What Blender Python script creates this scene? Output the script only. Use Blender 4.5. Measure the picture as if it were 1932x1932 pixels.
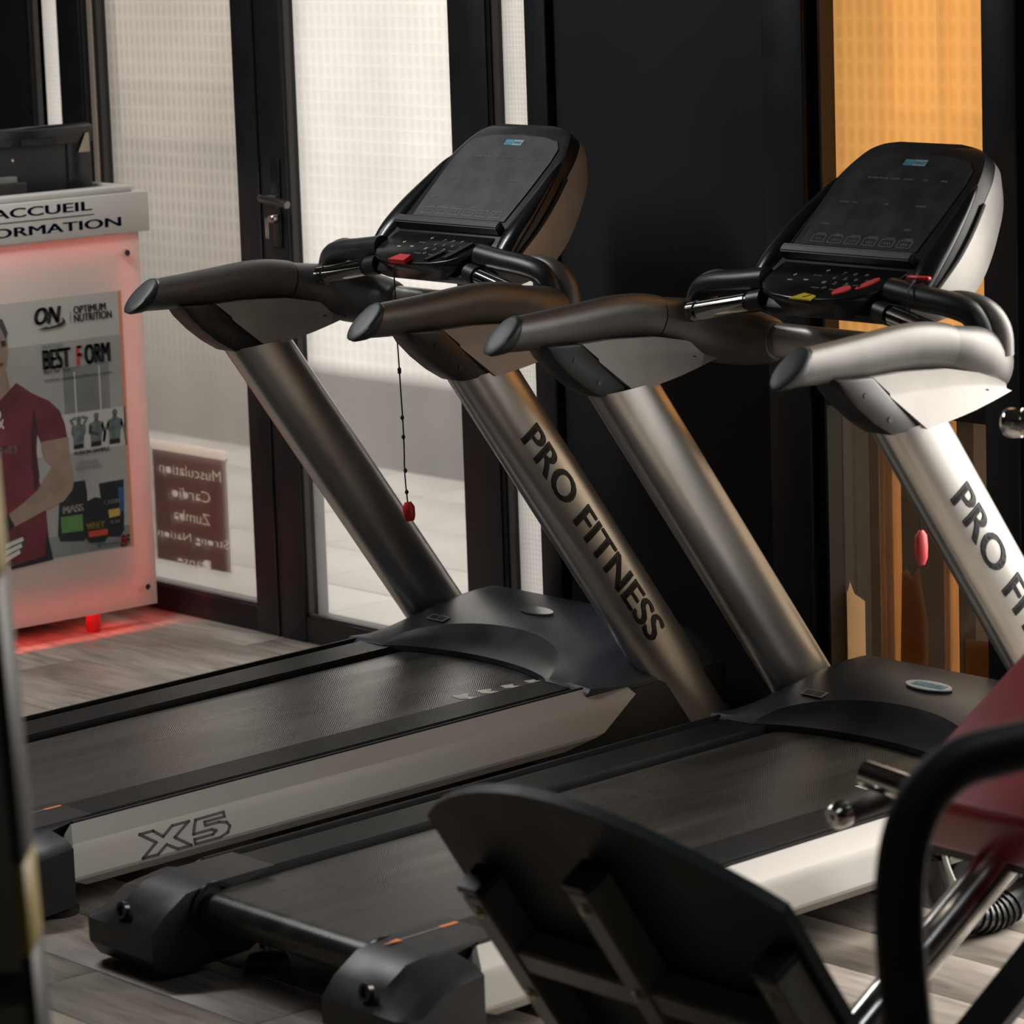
import bpy, bmesh, math, random
from mathutils import Vector, Matrix
random.seed(7)
for o in list(bpy.data.objects): bpy.data.objects.remove(o, do_unlink=True)
SC = bpy.context.scene
COL = SC.collection
R = math.radians

# ------------------------------------------------------------------ camera
FPX = 7010.0
YAW, PITCH, ROLL = R(-50.18), R(9.87), R(-1.96)
CAM = Vector((5.131, -4.556, 1.966))
fw = Vector((math.sin(YAW)*math.cos(PITCH), math.cos(YAW)*math.cos(PITCH), -math.sin(PITCH)))
rt = Vector((math.cos(YAW), -math.sin(YAW), 0)); up = rt.cross(fw)
rt2 = math.cos(ROLL)*rt + math.sin(ROLL)*up
up2 = -math.sin(ROLL)*rt + math.cos(ROLL)*up
cd = bpy.data.cameras.new('camera'); cam = bpy.data.objects.new('camera', cd); COL.objects.link(cam)
cam.matrix_world = Matrix(((rt2.x, up2.x, -fw.x, CAM.x), (rt2.y, up2.y, -fw.y, CAM.y), (rt2.z, up2.z, -fw.z, CAM.z), (0, 0, 0, 1)))
cd.sensor_width = 36; cd.lens = FPX/1932*36; cd.clip_start = .05; cd.clip_end = 200
cd.dof.use_dof = True; cd.dof.focus_distance = 7.9; cd.dof.aperture_fstop = 5.8
SC.camera = cam

# ------------------------------------------------------------------ world, lights, exposure
SC.view_settings.view_transform = 'Standard'; SC.view_settings.look = 'None'
SC.view_settings.gamma = 1; SC.view_settings.use_curve_mapping = False
SC.view_settings.exposure = 0.0
w = bpy.data.worlds.new('overcast_sky'); SC.world = w; w.use_nodes = True
bg = w.node_tree.nodes['Background']; bg.inputs[0].default_value = (1.0, .975, .94, 1); bg.inputs[1].default_value = 2.1

def area(name, loc, target, size, sizey, power, color, spread=180):
    l = bpy.data.lights.new(name, 'AREA'); l.shape = 'RECTANGLE'; l.size = size; l.size_y = sizey
    l.energy = power; l.color = color; l.spread = R(spread)
    o = bpy.data.objects.new(name, l); COL.objects.link(o); o.location = loc
    o.rotation_euler = (Vector(target)-Vector(loc)).to_track_quat('-Z', 'Y').to_euler()
    return o
# daylight entering by the open street door further along the facade
area('daylight_street_door', (1.10, 1.32, 1.25), (1.15, 0, .65), 1.35, 2.3, 44, (1.0, .94, .86), 105)
# ceiling lamps, then one thin strip added only for its reflections
area('overhead_light', (-2.2, -.7, 2.72), (-2.4, -.6, 0), 1.2, .3, 40, (1.0, .98, .96))
area('overhead_light', (2.4, -1.4, 2.72), (2.2, -1.4, 0), 1.2, .3, 6, (.92, .96, 1.0))

area('overhead_light', (-2.6, -.2, 2.72), (-2.6, -.2, 0), 2.2, .05, 8, (.90, .95, 1.0))  # added strip, no known lamp; draws bright streaks on the chrome grips
# ------------------------------------------------------------------ materials
MAT = {}
def new_mat(name):
    m = bpy.data.materials.new(name); m.use_nodes = True
    nt = m.node_tree; b = nt.nodes['Principled BSDF']; MAT[name] = m
    return m, nt, b
def N(nt, t, **k):
    n = nt.nodes.new(t)
    for a, v in k.items(): setattr(n, a, v)
    return n
def coords(nt, scale=(1, 1, 1), kind='Object', rot=(0, 0, 0)):
    tc = N(nt, 'ShaderNodeTexCoord'); mp = N(nt, 'ShaderNodeMapping')
    mp.inputs['Scale'].default_value = scale; mp.inputs['Rotation'].default_value = rot
    nt.links.new(tc.outputs[kind], mp.inputs['Vector']); return mp.outputs[0]
def ramp(nt, fac, stops):
    r = N(nt, 'ShaderNodeValToRGB'); e = r.color_ramp.elements
    while len(e) < len(stops): e.new(.5)
    for i, (p, c) in enumerate(stops):
        e[i].position = p; e[i].color = (*c, 1) if len(c) == 3 else c
    nt.links.new(fac, r.inputs[0]); return r.outputs[0]
def simple(name, col, rough=.5, metal=0, spec=.5, noise=0, nscale=40, stretch=(1, 1, 1), bump=0, bscale=200, coat=0):
    m, nt, b = new_mat(name)
    b.inputs['Base Color'].default_value = (*col, 1); b.inputs['Roughness'].default_value = rough
    b.inputs['Metallic'].default_value = metal; b.inputs['Specular IOR Level'].default_value = spec
    b.inputs['Coat Weight'].default_value = coat
    v = coords(nt, stretch)
    n = N(nt, 'ShaderNodeTexNoise'); n.inputs['Scale'].default_value = nscale; n.inputs['Detail'].default_value = 5
    nt.links.new(v, n.inputs['Vector'])
    k = noise if noise else .04
    nt.links.new(ramp(nt, n.outputs[0], [(.25, tuple(c*(1-k) for c in col)), (.75, tuple(min(1, c*(1+k)) for c in col))]), b.inputs['Base Color'])
    rr = N(nt, 'ShaderNodeMapRange'); rr.inputs['To Min'].default_value = max(.02, rough*(1-k*.8)); rr.inputs['To Max'].default_value = min(1, rough*(1+k*.8))
    nt.links.new(n.outputs[0], rr.inputs[0]); nt.links.new(rr.outputs[0], b.inputs['Roughness'])
    if bump:
        n2 = N(nt, 'ShaderNodeTexNoise'); n2.inputs['Scale'].default_value = bscale; nt.links.new(v, n2.inputs['Vector'])
        bp = N(nt, 'ShaderNodeBump'); bp.inputs['Strength'].default_value = bump; bp.inputs['Distance'].default_value = .002
        nt.links.new(n2.outputs[0], bp.inputs['Height']); nt.links.new(bp.outputs[0], b.inputs['Normal'])
    return m
simple('silver', (.56, .54, .51), .40, .88, .5, .10, 14, bump=.06, bscale=900)
simple('handle_grey', (.14, .135, .13), .42, .55, .5, .12, 22, bump=.10, bscale=700)
simple('panel_paint', (.43, .41, .385), .45, .25, .5, .08, 20, bump=.05, bscale=900)
simple('silver_post', (.52, .50, .47), .30, .85, .5, .12, 9, (1, 1, .35))
simple('silver_rail', (.385, .37, .345), .46, .25, .5, .10, 6, (1, .2, 1))
simple('black_plastic', (.016, .017, .019), .38, 0, .5, .15, 30, bump=.05, bscale=1500)
simple('black_soft', (.010, .011, .012), .55, 0, .4, .1, 30)
simple('black_gloss', (.012, .013, .015), .22, 0, .5, .2, 25)
simple('screen', (.030, .031, .035), .36, 0, .5, .35, 22)
simple('screen_dusty', (.062, .064, .070), .48, 0, .5, .30, 22)
simple('print_worn', (.60, .58, .52), .7, noise=.4, nscale=90)
simple('body_grey', (.22, .21, .20), .5)
simple('far_ground', (.34, .32, .30), .8, noise=.2, nscale=1)
simple('far_wall', (.74, .67, .60), .8, noise=.1, nscale=.5)
simple('end_cap', (.020, .025, .027), .5, 0, .5, .1, 40)
simple('hood_plastic', (.042, .049, .060), .32, 0, .5, .22, 9, bump=.04, bscale=1200)
simple('hood_recess', (.018, .022, .028), .36, 0, .5, .55, 12)
simple('chrome', (.78, .77, .74), .10, 1, .5, .05, 40)
simple('chrome_worn', (.55, .53, .50), .20, 1, .5, .35, 16)
simple('rubber', (.012, .012, .012), .6, 0, .4, .2, 60)
simple('print_dark', (.012, .012, .014), .35)
simple('print_grey', (.28, .28, .27), .5)
simple('print_white', (.75, .74, .70), .5)
simple('red_plastic', (.62, .02, .025), .3)
simple('red_key', (.85, .09, .10), .4)
simple('yellow_tag', (.75, .62, .05), .45)
simple('orange_print', (.80, .26, .08), .5)
simple('badge_blue', (.10, .42, .62), .3); simple('badge_pale', (.42, .56, .62), .3)
simple('badge_white', (.70, .78, .82), .25); simple('badge_silver', (.7, .72, .72), .18, .9)
simple('frame_black', (.010, .010, .012), .42, 0, .4, .2, 12)
simple('wall_black', (.011, .011, .013), .62, 0, .3, .25, 3, bump=.08, bscale=120)
simple('ceiling_dark', (.05, .05, .05), .8); simple('wall_dark', (.10, .095, .09), .7, noise=.15, nscale=2)
simple('seal', (.035, .03, .027), .5); simple('seal_light', (.30, .25, .21), .5)
simple('steel_dark', (.16, .15, .14), .3, .9)
simple('counter_white', (.66, .64, .60), .45, 0, .5, .04, 6)
simple('desk_black', (.012, .012, .013), .4)
simple('navy_print', (.012, .025, .11), .4)
simple('red_vinyl', (.26, .012, .022), .36, 0, .5, .12, 10, bump=.15, bscale=260)
simple('black_steel', (.012, .012, .013), .45, 0, .5, .15, 25)
simple('grey_steel', (.20, .20, .185), .5, .3, .5, .2, 14, (1, 1, .2))
simple('board_black', (.020, .019, .018), .6, 0, .4, .4, 7)
simple('board_edge', (.035, .048, .05), .5, 0, .4, .3, 20)
simple('bolt_brass', (.42, .38, .24), .35, .8)
simple('panel_grey', (.22, .21, .185), .5, 0, .4, .12, 5)
simple('tape_yellow', (.36, .27, .07), .5); simple('tape_black', (.015, .015, .015), .5)
simple('asphalt_slab', (.62, .60, .57), .8, 0, .3, .12, 5)
simple('street_wall', (.10, .09, .085), .8, 0, .3, .35, 2.5)
simple('pipe_white', (.62, .56, .46), .55, 0, .4, .12, 6)
simple('pipe_dark', (.10, .095, .085), .6, 0, .4, .3, 8)
simple('wood_gold', (.50, .21, .05), .45, 0, .4, .35, 6, (14, 14, .6))
simple('brown_panel', (.055, .035, .022), .7, 0, .3, .5, 4)
simple('paper_torn', (.40, .33, .24), .8, 0, .2, .25, 9)
simple('cable_white', (.6, .6, .57), .4)
for nm_, cc_ in (('sign_maroon', (.36, .25, .24)), ('sign_pale', (.97, .94, .90)), ('film_pale', (.85, .72, .55)), ('film_brown', (.26, .15, .07))):      # light-passing vinyl film
    m, nt, b = new_mat(nm_); b.inputs['Base Color'].default_value = (*cc_, 1)
    t_ = N(nt, 'ShaderNodeBsdfTranslucent'); t_.inputs[0].default_value = (*cc_, 1); x_ = N(nt, 'ShaderNodeMixShader'); x_.inputs[0].default_value = .8
    nt.links.new(b.outputs[0], x_.inputs[1]); nt.links.new(t_.outputs[0], x_.inputs[2]); nt.links.new(x_.outputs[0], nt.nodes['Material Output'].inputs[0])
# poster inks
simple('ink_paper', (.52, .50, .46), .35, noise=.06, nscale=5)
simple('ink_grey', (.21, .22, .22), .35, noise=.35, nscale=7)
simple('ink_pale', (.36, .35, .33), .35, noise=.15, nscale=8)
simple('ink_dark', (.05, .055, .06), .35); simple('ink_black', (.012, .014, .018), .35)
simple('ink_maroon', (.135, .018, .028), .35, noise=.5, nscale=11)
simple('ink_maroon_dark', (.045, .008, .014), .35)
simple('ink_skin', (.30, .21, .16), .35, noise=.28, nscale=14); simple('ink_skin_dark', (.10, .065, .05), .35)
simple('ink_mono', (.12, .15, .155), .35, noise=.5, nscale=60)
simple('ink_green', (.10, .24, .07), .35); simple('ink_red', (.52, .06, .03), .35)
simple('ink_orange', (.70, .27, .14), .35); simple('ink_blue', (.02, .09, .22), .35); simple('ink_yellow', (.5, .36, .08), .35)
simple('ink_white', (.62, .60, .55), .35)

# treadmill belt: dark rubber with long soft wear streaks and woven relief
m, nt, b = new_mat('belt')
v = coords(nt, (9, 1.3, 1)); n = N(nt, 'ShaderNodeTexNoise'); n.inputs['Scale'].default_value = 1.6; n.inputs['Detail'].default_value = 4
nt.links.new(v, n.inputs['Vector'])
nt.links.new(ramp(nt, n.outputs[0], [(.3, (.032, .031, .028)), (.55, (.045, .043, .039)), (.75, (.064, .060, .053))]), b.inputs['Base Color'])
nt.links.new(ramp(nt, n.outputs[0], [(.3, (.23,)*3), (.75, (.34,)*3)]), b.inputs['Roughness'])
wv = N(nt, 'ShaderNodeTexWave'); wv.inputs['Scale'].default_value = 95; wv.bands_direction = 'DIAGONAL'
nt.links.new(coords(nt), wv.inputs['Vector'])
bp = N(nt, 'ShaderNodeBump'); bp.inputs['Strength'].default_value = .12; bp.inputs['Distance'].default_value = .001
nt.links.new(wv.outputs[0], bp.inputs['Height']); nt.links.new(bp.outputs[0], b.inputs['Normal'])

# laminate plank
m, nt, b = new_mat('plank')
oi = N(nt, 'ShaderNodeObjectInfo')
tc = N(nt, 'ShaderNodeTexCoord'); ad = N(nt, 'ShaderNodeVectorMath', operation='ADD')
sc_ = N(nt, 'ShaderNodeVectorMath', operation='SCALE'); sc_.inputs['Scale'].default_value = 37
cmb = N(nt, 'ShaderNodeCombineXYZ')
for i in range(3): nt.links.new(oi.outputs['Random'], cmb.inputs[i])
nt.links.new(cmb.outputs[0], sc_.inputs[0]); nt.links.new(tc.outputs['Object'], ad.inputs[0]); nt.links.new(sc_.outputs[0], ad.inputs[1])
mp = N(nt, 'ShaderNodeMapping'); mp.inputs['Scale'].default_value = (1.6, 11, 1); nt.links.new(ad.outputs[0], mp.inputs[0])
n = N(nt, 'ShaderNodeTexNoise'); n.inputs['Scale'].default_value = 3.2; n.inputs['Detail'].default_value = 8; n.inputs['Roughness'].default_value = .62; n.inputs['Distortion'].default_value = .5
nt.links.new(mp.outputs[0], n.inputs['Vector'])
c1 = ramp(nt, n.outputs[0], [(.22, (.145, .120, .100)), (.45, (.33, .29, .25)), (.62, (.42, .37, .325)), (.8, (.50, .45, .40))])
n3 = N(nt, 'ShaderNodeTexNoise'); n3.inputs['Scale'].default_value = 2.2; n3.inputs['Detail'].default_value = 3
mp3 = N(nt, 'ShaderNodeMapping'); mp3.inputs['Scale'].default_value = (1, 2.6, 1); nt.links.new(ad.outputs[0], mp3.inputs[0]); nt.links.new(mp3.outputs[0], n3.inputs['Vector'])
mx = N(nt, 'ShaderNodeMix', data_type='RGBA', blend_type='MULTIPLY'); mx.inputs[0].default_value = .8
nt.links.new(c1, mx.inputs[6]); nt.links.new(ramp(nt, n3.outputs[0], [(.3, (.55, .54, .53)), (.6, (1, 1, 1))]), mx.inputs[7])
nt.links.new(mx.outputs[2], b.inputs['Base Color']); b.inputs['Roughness'].default_value = .42

# pressed (quilted) window glass, hazier above the film line (z in object space)
def glass(name, tint, film_z, haze_hi, haze_lo, body, cell=(.028, .036), soft=.05, depth=.86):
    m, nt, b = new_mat(name); nt.nodes.remove(b)
    out = nt.nodes['Material Output']
    tc = N(nt, 'ShaderNodeTexCoord'); sx = N(nt, 'ShaderNodeSeparateXYZ'); nt.links.new(tc.outputs['Object'], sx.inputs[0])
    # film mask
    mr = N(nt, 'ShaderNodeMapRange'); mr.inputs['From Min'].default_value = film_z-soft; mr.inputs['From Max'].default_value = film_z+soft
    nt.links.new(sx.outputs['Z'], mr.inputs[0])
    def s(axis, period, power):
        a = N(nt, 'ShaderNodeMath', operation='MULTIPLY'); a.inputs[1].default_value = math.pi/period
        nt.links.new(sx.outputs[axis], a.inputs[0]); q = N(nt, 'ShaderNodeMath', operation='SINE'); nt.links.new(a.outputs[0], q.inputs[0])
        ab = N(nt, 'ShaderNodeMath', operation='ABSOLUTE'); nt.links.new(q.outputs[0], ab.inputs[0])
        pw = N(nt, 'ShaderNodeMath', operation='POWER'); pw.inputs[1].default_value = power; nt.links.new(ab.outputs[0], pw.inputs[0]); return pw.outputs[0]
    adx = N(nt, 'ShaderNodeMath', operation='MULTIPLY'); nt.links.new(s('X', cell[0], 1.6), adx.inputs[0]); nt.links.new(s('Z', cell[1], .6), adx.inputs[1])
    bp = N(nt, 'ShaderNodeBump'); bp.inputs['Distance'].default_value = .004
    nt.links.new(adx.outputs[0], bp.inputs['Height'])
    bs = N(nt, 'ShaderNodeMath', operation='MULTIPLY_ADD'); bs.inputs[1].default_value = .22; bs.inputs[2].default_value = .0
    nt.links.new(mr.outputs[0], bs.inputs[0]); nt.links.new(bs.outputs[0], bp.inputs['Strength'])
    # pressed cells pass a little less light on their slopes; smears of dirt below
    cr = N(nt, 'ShaderNodeMapRange'); cr.inputs['From Min'].default_value = 0; cr.inputs['From Max'].default_value = 1
    cr.inputs['To Min'].default_value = 1.0; cr.inputs['To Max'].default_value = depth; nt.links.new(adx.outputs[0], cr.inputs[0])
    nz = N(nt, 'ShaderNodeTexNoise'); nz.inputs['Scale'].default_value = 3.5; nz.inputs['Detail'].default_value = 6; nt.links.new(tc.outputs['Object'], nz.inputs['Vector'])
    nr = N(nt, 'ShaderNodeMapRange'); nr.inputs['From Min'].default_value = .3; nr.inputs['From Max'].default_value = .7
    nr.inputs['To Min'].default_value = .86; nr.inputs['To Max'].default_value = 1.04; nt.links.new(nz.outputs[0], nr.inputs[0])
    cf = N(nt, 'ShaderNodeMix', data_type='FLOAT'); cf.inputs[2].default_value = 1.0
    nt.links.new(mr.outputs[0], cf.inputs[0]); nt.links.new(cr.outputs[0], cf.inputs[3])
    mm = N(nt, 'ShaderNodeMath', operation='MULTIPLY'); nt.links.new(cf.outputs[0], mm.inputs[0]); nt.links.new(nr.outputs[0], mm.inputs[1])
    cmix = N(nt, 'ShaderNodeMix', data_type='RGBA', blend_type='MULTIPLY'); cmix.inputs[0].default_value = 1
    cmix.inputs[6].default_value = (*body, 1); nt.links.new(mm.outputs[0], cmix.inputs[7])
    tr = N(nt, 'ShaderNodeBsdfTranslucent'); nt.links.new(cmix.outputs[2], tr.inputs[0]); nt.links.new(bp.outputs[0], tr.inputs['Normal'])
    tp = N(nt, 'ShaderNodeBsdfTransparent'); tp.inputs[0].default_value = (*tint, 1)
    hz = N(nt, 'ShaderNodeMapRange'); hz.inputs['To Min'].default_value = haze_lo; hz.inputs['To Max'].default_value = haze_hi
    nt.links.new(mr.outputs[0], hz.inputs[0])
    m1 = N(nt, 'ShaderNodeMixShader'); nt.links.new(hz.outputs[0], m1.inputs[0]); nt.links.new(tp.outputs[0], m1.inputs[1]); nt.links.new(tr.outputs[0], m1.inputs[2])
    gl = N(nt, 'ShaderNodeBsdfGlossy'); gl.inputs['Roughness'].default_value = .08; nt.links.new(bp.outputs[0], gl.inputs['Normal'])
    fr = N(nt, 'ShaderNodeFresnel'); fr.inputs[0].default_value = 1.45
    m2 = N(nt, 'ShaderNodeMixShader'); nt.links.new(fr.outputs[0], m2.inputs[0]); nt.links.new(m1.outputs[0], m2.inputs[1]); nt.links.new(gl.outputs[0], m2.inputs[2])
    nt.links.new(m2.outputs[0], out.inputs['Surface'])
    return m
glass('glass_pressed', (.92, .90, .87), .72, .96, .24, (.93, .90, .86), cell=(.030, .031), soft=.02, depth=.91)
glass('glass_grey', (.80, .76, .72), .80, .85, .46, (.49, .45, .41), cell=(.026, .040), soft=.25, depth=.80)
glass('glass_strip', (.9, .88, .86), -1, .95, .95, (.95, .92, .88), cell=(.012, .012))
glass('glass_amber', (.95, .43, .12), .86, .80, .05, (1.0, .49, .145), cell=(.030, .045), soft=.01, depth=.86)

m, nt, b = new_mat('clear_glass'); nt.nodes.remove(b)
tp = N(nt, 'ShaderNodeBsdfTransparent'); tp.inputs[0].default_value = (.97, .975, .97, 1); nt.links.new(tp.outputs[0], nt.nodes['Material Output'].inputs[0])
glass('glass_bronze', (.80, .66, .50), 3, .04, .04, (.6, .4, .25), soft=.01)
# lit acrylic
m, nt, b = new_mat('acrylic'); nt.nodes.remove(b)
tr = N(nt, 'ShaderNodeBsdfTranslucent'); tr.inputs[0].default_value = (.9, .86, .82, 1)
df = N(nt, 'ShaderNodeBsdfPrincipled'); df.inputs['Base Color'].default_value = (.70, .67, .62, 1); df.inputs['Roughness'].default_value = .3
mm = N(nt, 'ShaderNodeMixShader'); mm.inputs[0].default_value = .17
nt.links.new(df.outputs[0], mm.inputs[1]); nt.links.new(tr.outputs[0], mm.inputs[2]); nt.links.new(mm.outputs[0], nt.nodes['Material Output'].inputs[0])
m, nt, b = new_mat('led_red'); b.inputs['Emission Color'].default_value = (1, .10, .08, 1); b.inputs['Emission Strength'].default_value = 34
b.inputs['Base Color'].default_value = (.5, .02, .02, 1)

# ------------------------------------------------------------------ helpers
def link(name, me, mat, parent=None, angle=40, smooth=True):
    o = bpy.data.objects.new(name, me); COL.objects.link(o)
    if mat: me.materials.append(MAT[mat])
    if smooth:
        me.polygons.foreach_set('use_smooth', [True]*len(me.polygons)); me.set_sharp_from_angle(angle=R(angle))
    if parent: o.parent = parent
    return o
def from_bm(name, bm, mat, parent=None, angle=40, smooth=True):
    bmesh.ops.recalc_face_normals(bm, faces=bm.faces)
    me = bpy.data.meshes.new(name); bm.to_mesh(me); bm.free(); return link(name, me, mat, parent, angle, smooth)
def tag(o, label, cat, group=None):
    o['label'] = label; o['category'] = cat
    if group: o['group'] = group
    return o
def struct(o, label=None, cat=None):
    o['kind'] = 'structure'
    if label: o['label'] = label
    if cat: o['category'] = cat
    return o
def empty(name, loc=(0, 0, 0)):
    o = bpy.data.objects.new(name, None); COL.objects.link(o); o.location = loc; o.empty_display_size = .1; return o
def bm_box(bm, lo, hi):
    vs = [bm.verts.new((x, y, z)) for x in (lo[0], hi[0]) for y in (lo[1], hi[1]) for z in (lo[2], hi[2])]
    for f in ((0, 1, 3, 2), (4, 6, 7, 5), (0, 4, 5, 1), (2, 3, 7, 6), (0, 2, 6, 4), (1, 5, 7, 3)): bm.faces.new([vs[i] for i in f])
    return vs
def box(name, lo, hi, mat, parent=None, bev=0, seg=2):
    bm = bmesh.new(); bm_box(bm, lo, hi)
    if bev: bmesh.ops.bevel(bm, geom=list(bm.edges), offset=bev, segments=seg, affect='EDGES', profile=.5)
    return from_bm(name, bm, mat, parent, 50)
def bm_prism(bm, poly, axis, a, b):
    """poly in the two other axes (order kept), extruded along axis from a to b"""
    def P(p, t):
        return {'x': (t, p[0], p[1]), 'y': (p[0], t, p[1]), 'z': (p[0], p[1], t)}[axis]
    v0 = [bm.verts.new(P(p, a)) for p in poly]; v1 = [bm.verts.new(P(p, b)) for p in poly]; n = len(poly)
    bm.faces.new(v0); bm.faces.new(v1[::-1])
    for i in range(n): bm.faces.new((v0[i], v1[i], v1[(i+1) % n], v0[(i+1) % n]))
def prism(name, poly, axis, a, b, mat, parent=None, bev=0, seg=2, angle=40):
    bm = bmesh.new(); bm_prism(bm, poly, axis, a, b); bmesh.ops.recalc_face_normals(bm, faces=bm.faces)
    if bev: bmesh.ops.bevel(bm, geom=list(bm.edges), offset=bev, segments=seg, affect='EDGES', profile=.5)
    return from_bm(name, bm, mat, parent, angle)
def crom(pts, k=6):
    """Catmull-Rom resample of tuples of any length"""
    out = []; n = len(pts)
    for i in range(n-1):
        p0 = pts[max(i-1, 0)]; p1 = pts[i]; p2 = pts[i+1]; p3 = pts[min(i+2, n-1)]
        for j in range(k):
            t = j/k
            out.append(tuple(.5*((2*b)+(-a+c)*t+(2*a-5*b+4*c-d)*t*t+(-a+3*b-3*c+d)*t**3) for a, b, c, d in zip(p0, p1, p2, p3)))
    out.append(tuple(pts[-1])); return out
def sweep(name, path, mat, parent=None, seg=20, ref=(0, 0, 1), caps=True, angle=50, shear=None):
    """path items: x,y,z,half_side,half_up"""
    bm = bmesh.new(); rings = []; P = [Vector(p[:3]) for p in path]; ref = Vector(ref)
    for i, p in enumerate(path):
        t = (P[min(i+1, len(P)-1)]-P[max(i-1, 0)]).normalized()
        s = t.cross(ref).normalized(); u = s.cross(t).normalized()
        r = []
        for k in range(seg):
            a = 2*math.pi*k/seg; q = P[i]+s*math.cos(a)*p[3]+u*math.sin(a)*p[4]
            if shear and i < len(shear): q = q+t*(shear[i]*math.sin(a))
            r.append(bm.verts.new(q))
        rings.append(r)
    for a, b in zip(rings, rings[1:]):
        for k in range(seg): bm.faces.new((a[k], a[(k+1) % seg], b[(k+1) % seg], b[k]))
    if caps: bm.faces.new(rings[0][::-1]); bm.faces.new(rings[-1])
    return from_bm(name, bm, mat, parent, angle)
def tube(name, pts, r, mat, parent=None, seg=14, k=6, ref=(0, 0, 1), smooth=True, caps=True):
    pts = [tuple(p)+(r, r) if len(p) == 3 else tuple(p) for p in pts]
    return sweep(name, crom(pts, k) if smooth else pts, mat, parent, seg, ref, caps)
def rod(name, a, b, r, mat, parent=None, seg=18, r2=None):
    a = Vector(a); b = Vector(b); d = (b-a).normalized(); ref = (0, 0, 1) if abs(d.z) < .9 else (0, 1, 0)
    return sweep(name, [tuple(a)+(r, r), tuple(b)+(r2 or r, r2 or r)], mat, parent, seg, ref)
def lathe(name, prof, mat, parent=None, loc=(0, 0, 0), axis=(0, 0, 1), seg=24, angle=40):
    """prof: (radius, height) from bottom to top"""
    bm = bmesh.new(); rings = []
    q = Vector((0, 0, 1)).rotation_difference(Vector(axis).normalized()); L = Vector(loc)
    for r, h in prof:
        rings.append([bm.verts.new(L+q @ Vector((r*math.cos(2*math.pi*k/seg), r*math.sin(2*math.pi*k/seg), h))) for k in range(seg)])
    for a, b in zip(rings, rings[1:]):
        for k in range(seg): bm.faces.new((a[k], a[(k+1) % seg], b[(k+1) % seg], b[k]))
    bm.faces.new(rings[0][::-1]); bm.faces.new(rings[-1])
    return from_bm(name, bm, mat, parent, angle)
class Plane:
    """a flat place in the scene: origin, right, up, normal"""
    def __init__(s, o, r, u):
        s.o = Vector(o); s.r = Vector(r).normalized(); s.u = Vector(u).normalized(); s.n = s.r.cross(s.u).normalized()
    def at(s, a, b, h=0): return s.o+s.r*a+s.u*b+s.n*h
def flat(name, poly, pl, mat, parent=None, h0=0, th=.0006):
    bm = bmesh.new()
    a = [bm.verts.new(pl.at(x, y, h0)) for x, y in poly]; b = [bm.verts.new(pl.at(x, y, h0+th)) for x, y in poly]; n = len(poly)
    bm.faces.new(a[::-1]); bm.faces.new(b)
    for i in range(n): bm.faces.new((a[i], a[(i+1) % n], b[(i+1) % n], b[i]))
    return from_bm(name, bm, mat, parent, smooth=False)
def ellipse(cx, cy, a, b, n=28, rot=0):
    return [(cx+a*math.cos(t)*math.cos(rot)-b*math.sin(t)*math.sin(rot), cy+a*math.cos(t)*math.sin(rot)+b*math.sin(t)*math.cos(rot)) for t in [2*math.pi*i/n for i in range(n)]]
def text_bm(body, bold=0, shear=0, thick=.0006):
    c = bpy.data.curves.new('txt', 'FONT'); c.body = body; c.shear = shear; c.extrude = .05; c.resolution_u = 4
    o = bpy.data.objects.new('txt', c); COL.objects.link(o); dg = bpy.context.evaluated_depsgraph_get()
    me = bpy.data.meshes.new_from_object(o.evaluated_get(dg)); bpy.data.objects.remove(o); bpy.data.curves.remove(c)
    bm = bmesh.new(); n0 = 0
    for k in ((-1, 0, 1) if bold else (0,)):
        bm.from_mesh(me); bm.verts.ensure_lookup_table()
        for v in bm.verts[n0:]: v.co.x += k*bold*2.2; v.co.y += abs(k)*bold*.3
        n0 = len(bm.verts)
    bpy.data.meshes.remove(me)
    xs = [v.co.x for v in bm.verts]; ys = [v.co.y for v in bm.verts]
    x0, x1, y0, y1 = min(xs), max(xs), min(ys), max(ys)
    for v in bm.verts: v.co = Vector(((v.co.x-x0)/(x1-x0), (v.co.y-y0)/(y1-y0), (1 if v.co.z > 0 else 0)*thick))
    return bm
def text(name, body, pl, x, y, wd, ht, mat, parent=None, bold=0, shear=0, h0=0, mirror=False, thick=.0006):
    bm = text_bm(body, bold, shear, thick)
    for v in bm.verts:
        a = v.co.x if not mirror else 1-v.co.x
        v.co = pl.at(x+a*wd, y+v.co.y*ht, h0+v.co.z)
    return from_bm(name, bm, mat, parent, smooth=False)
def ray_to(u, v, axis, val):
    """photo pixel -> point on an axis-aligned plane of the room"""
    d = rt2*((u-966)/FPX)+up2*(-(v-966)/FPX)+fw
    i = 'xyz'.index(axis); return CAM+d*((val-CAM[i])/d[i])
def copy_tree(o, parent=None):
    c = o.copy(); COL.objects.link(c); c.parent = parent
    for ch in list(o.children): copy_tree(ch, c)
    return c

#=STRUCTURE=
YW = 1.08      # inner face of the shop front
HC = 2.75      # ceiling height
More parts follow.
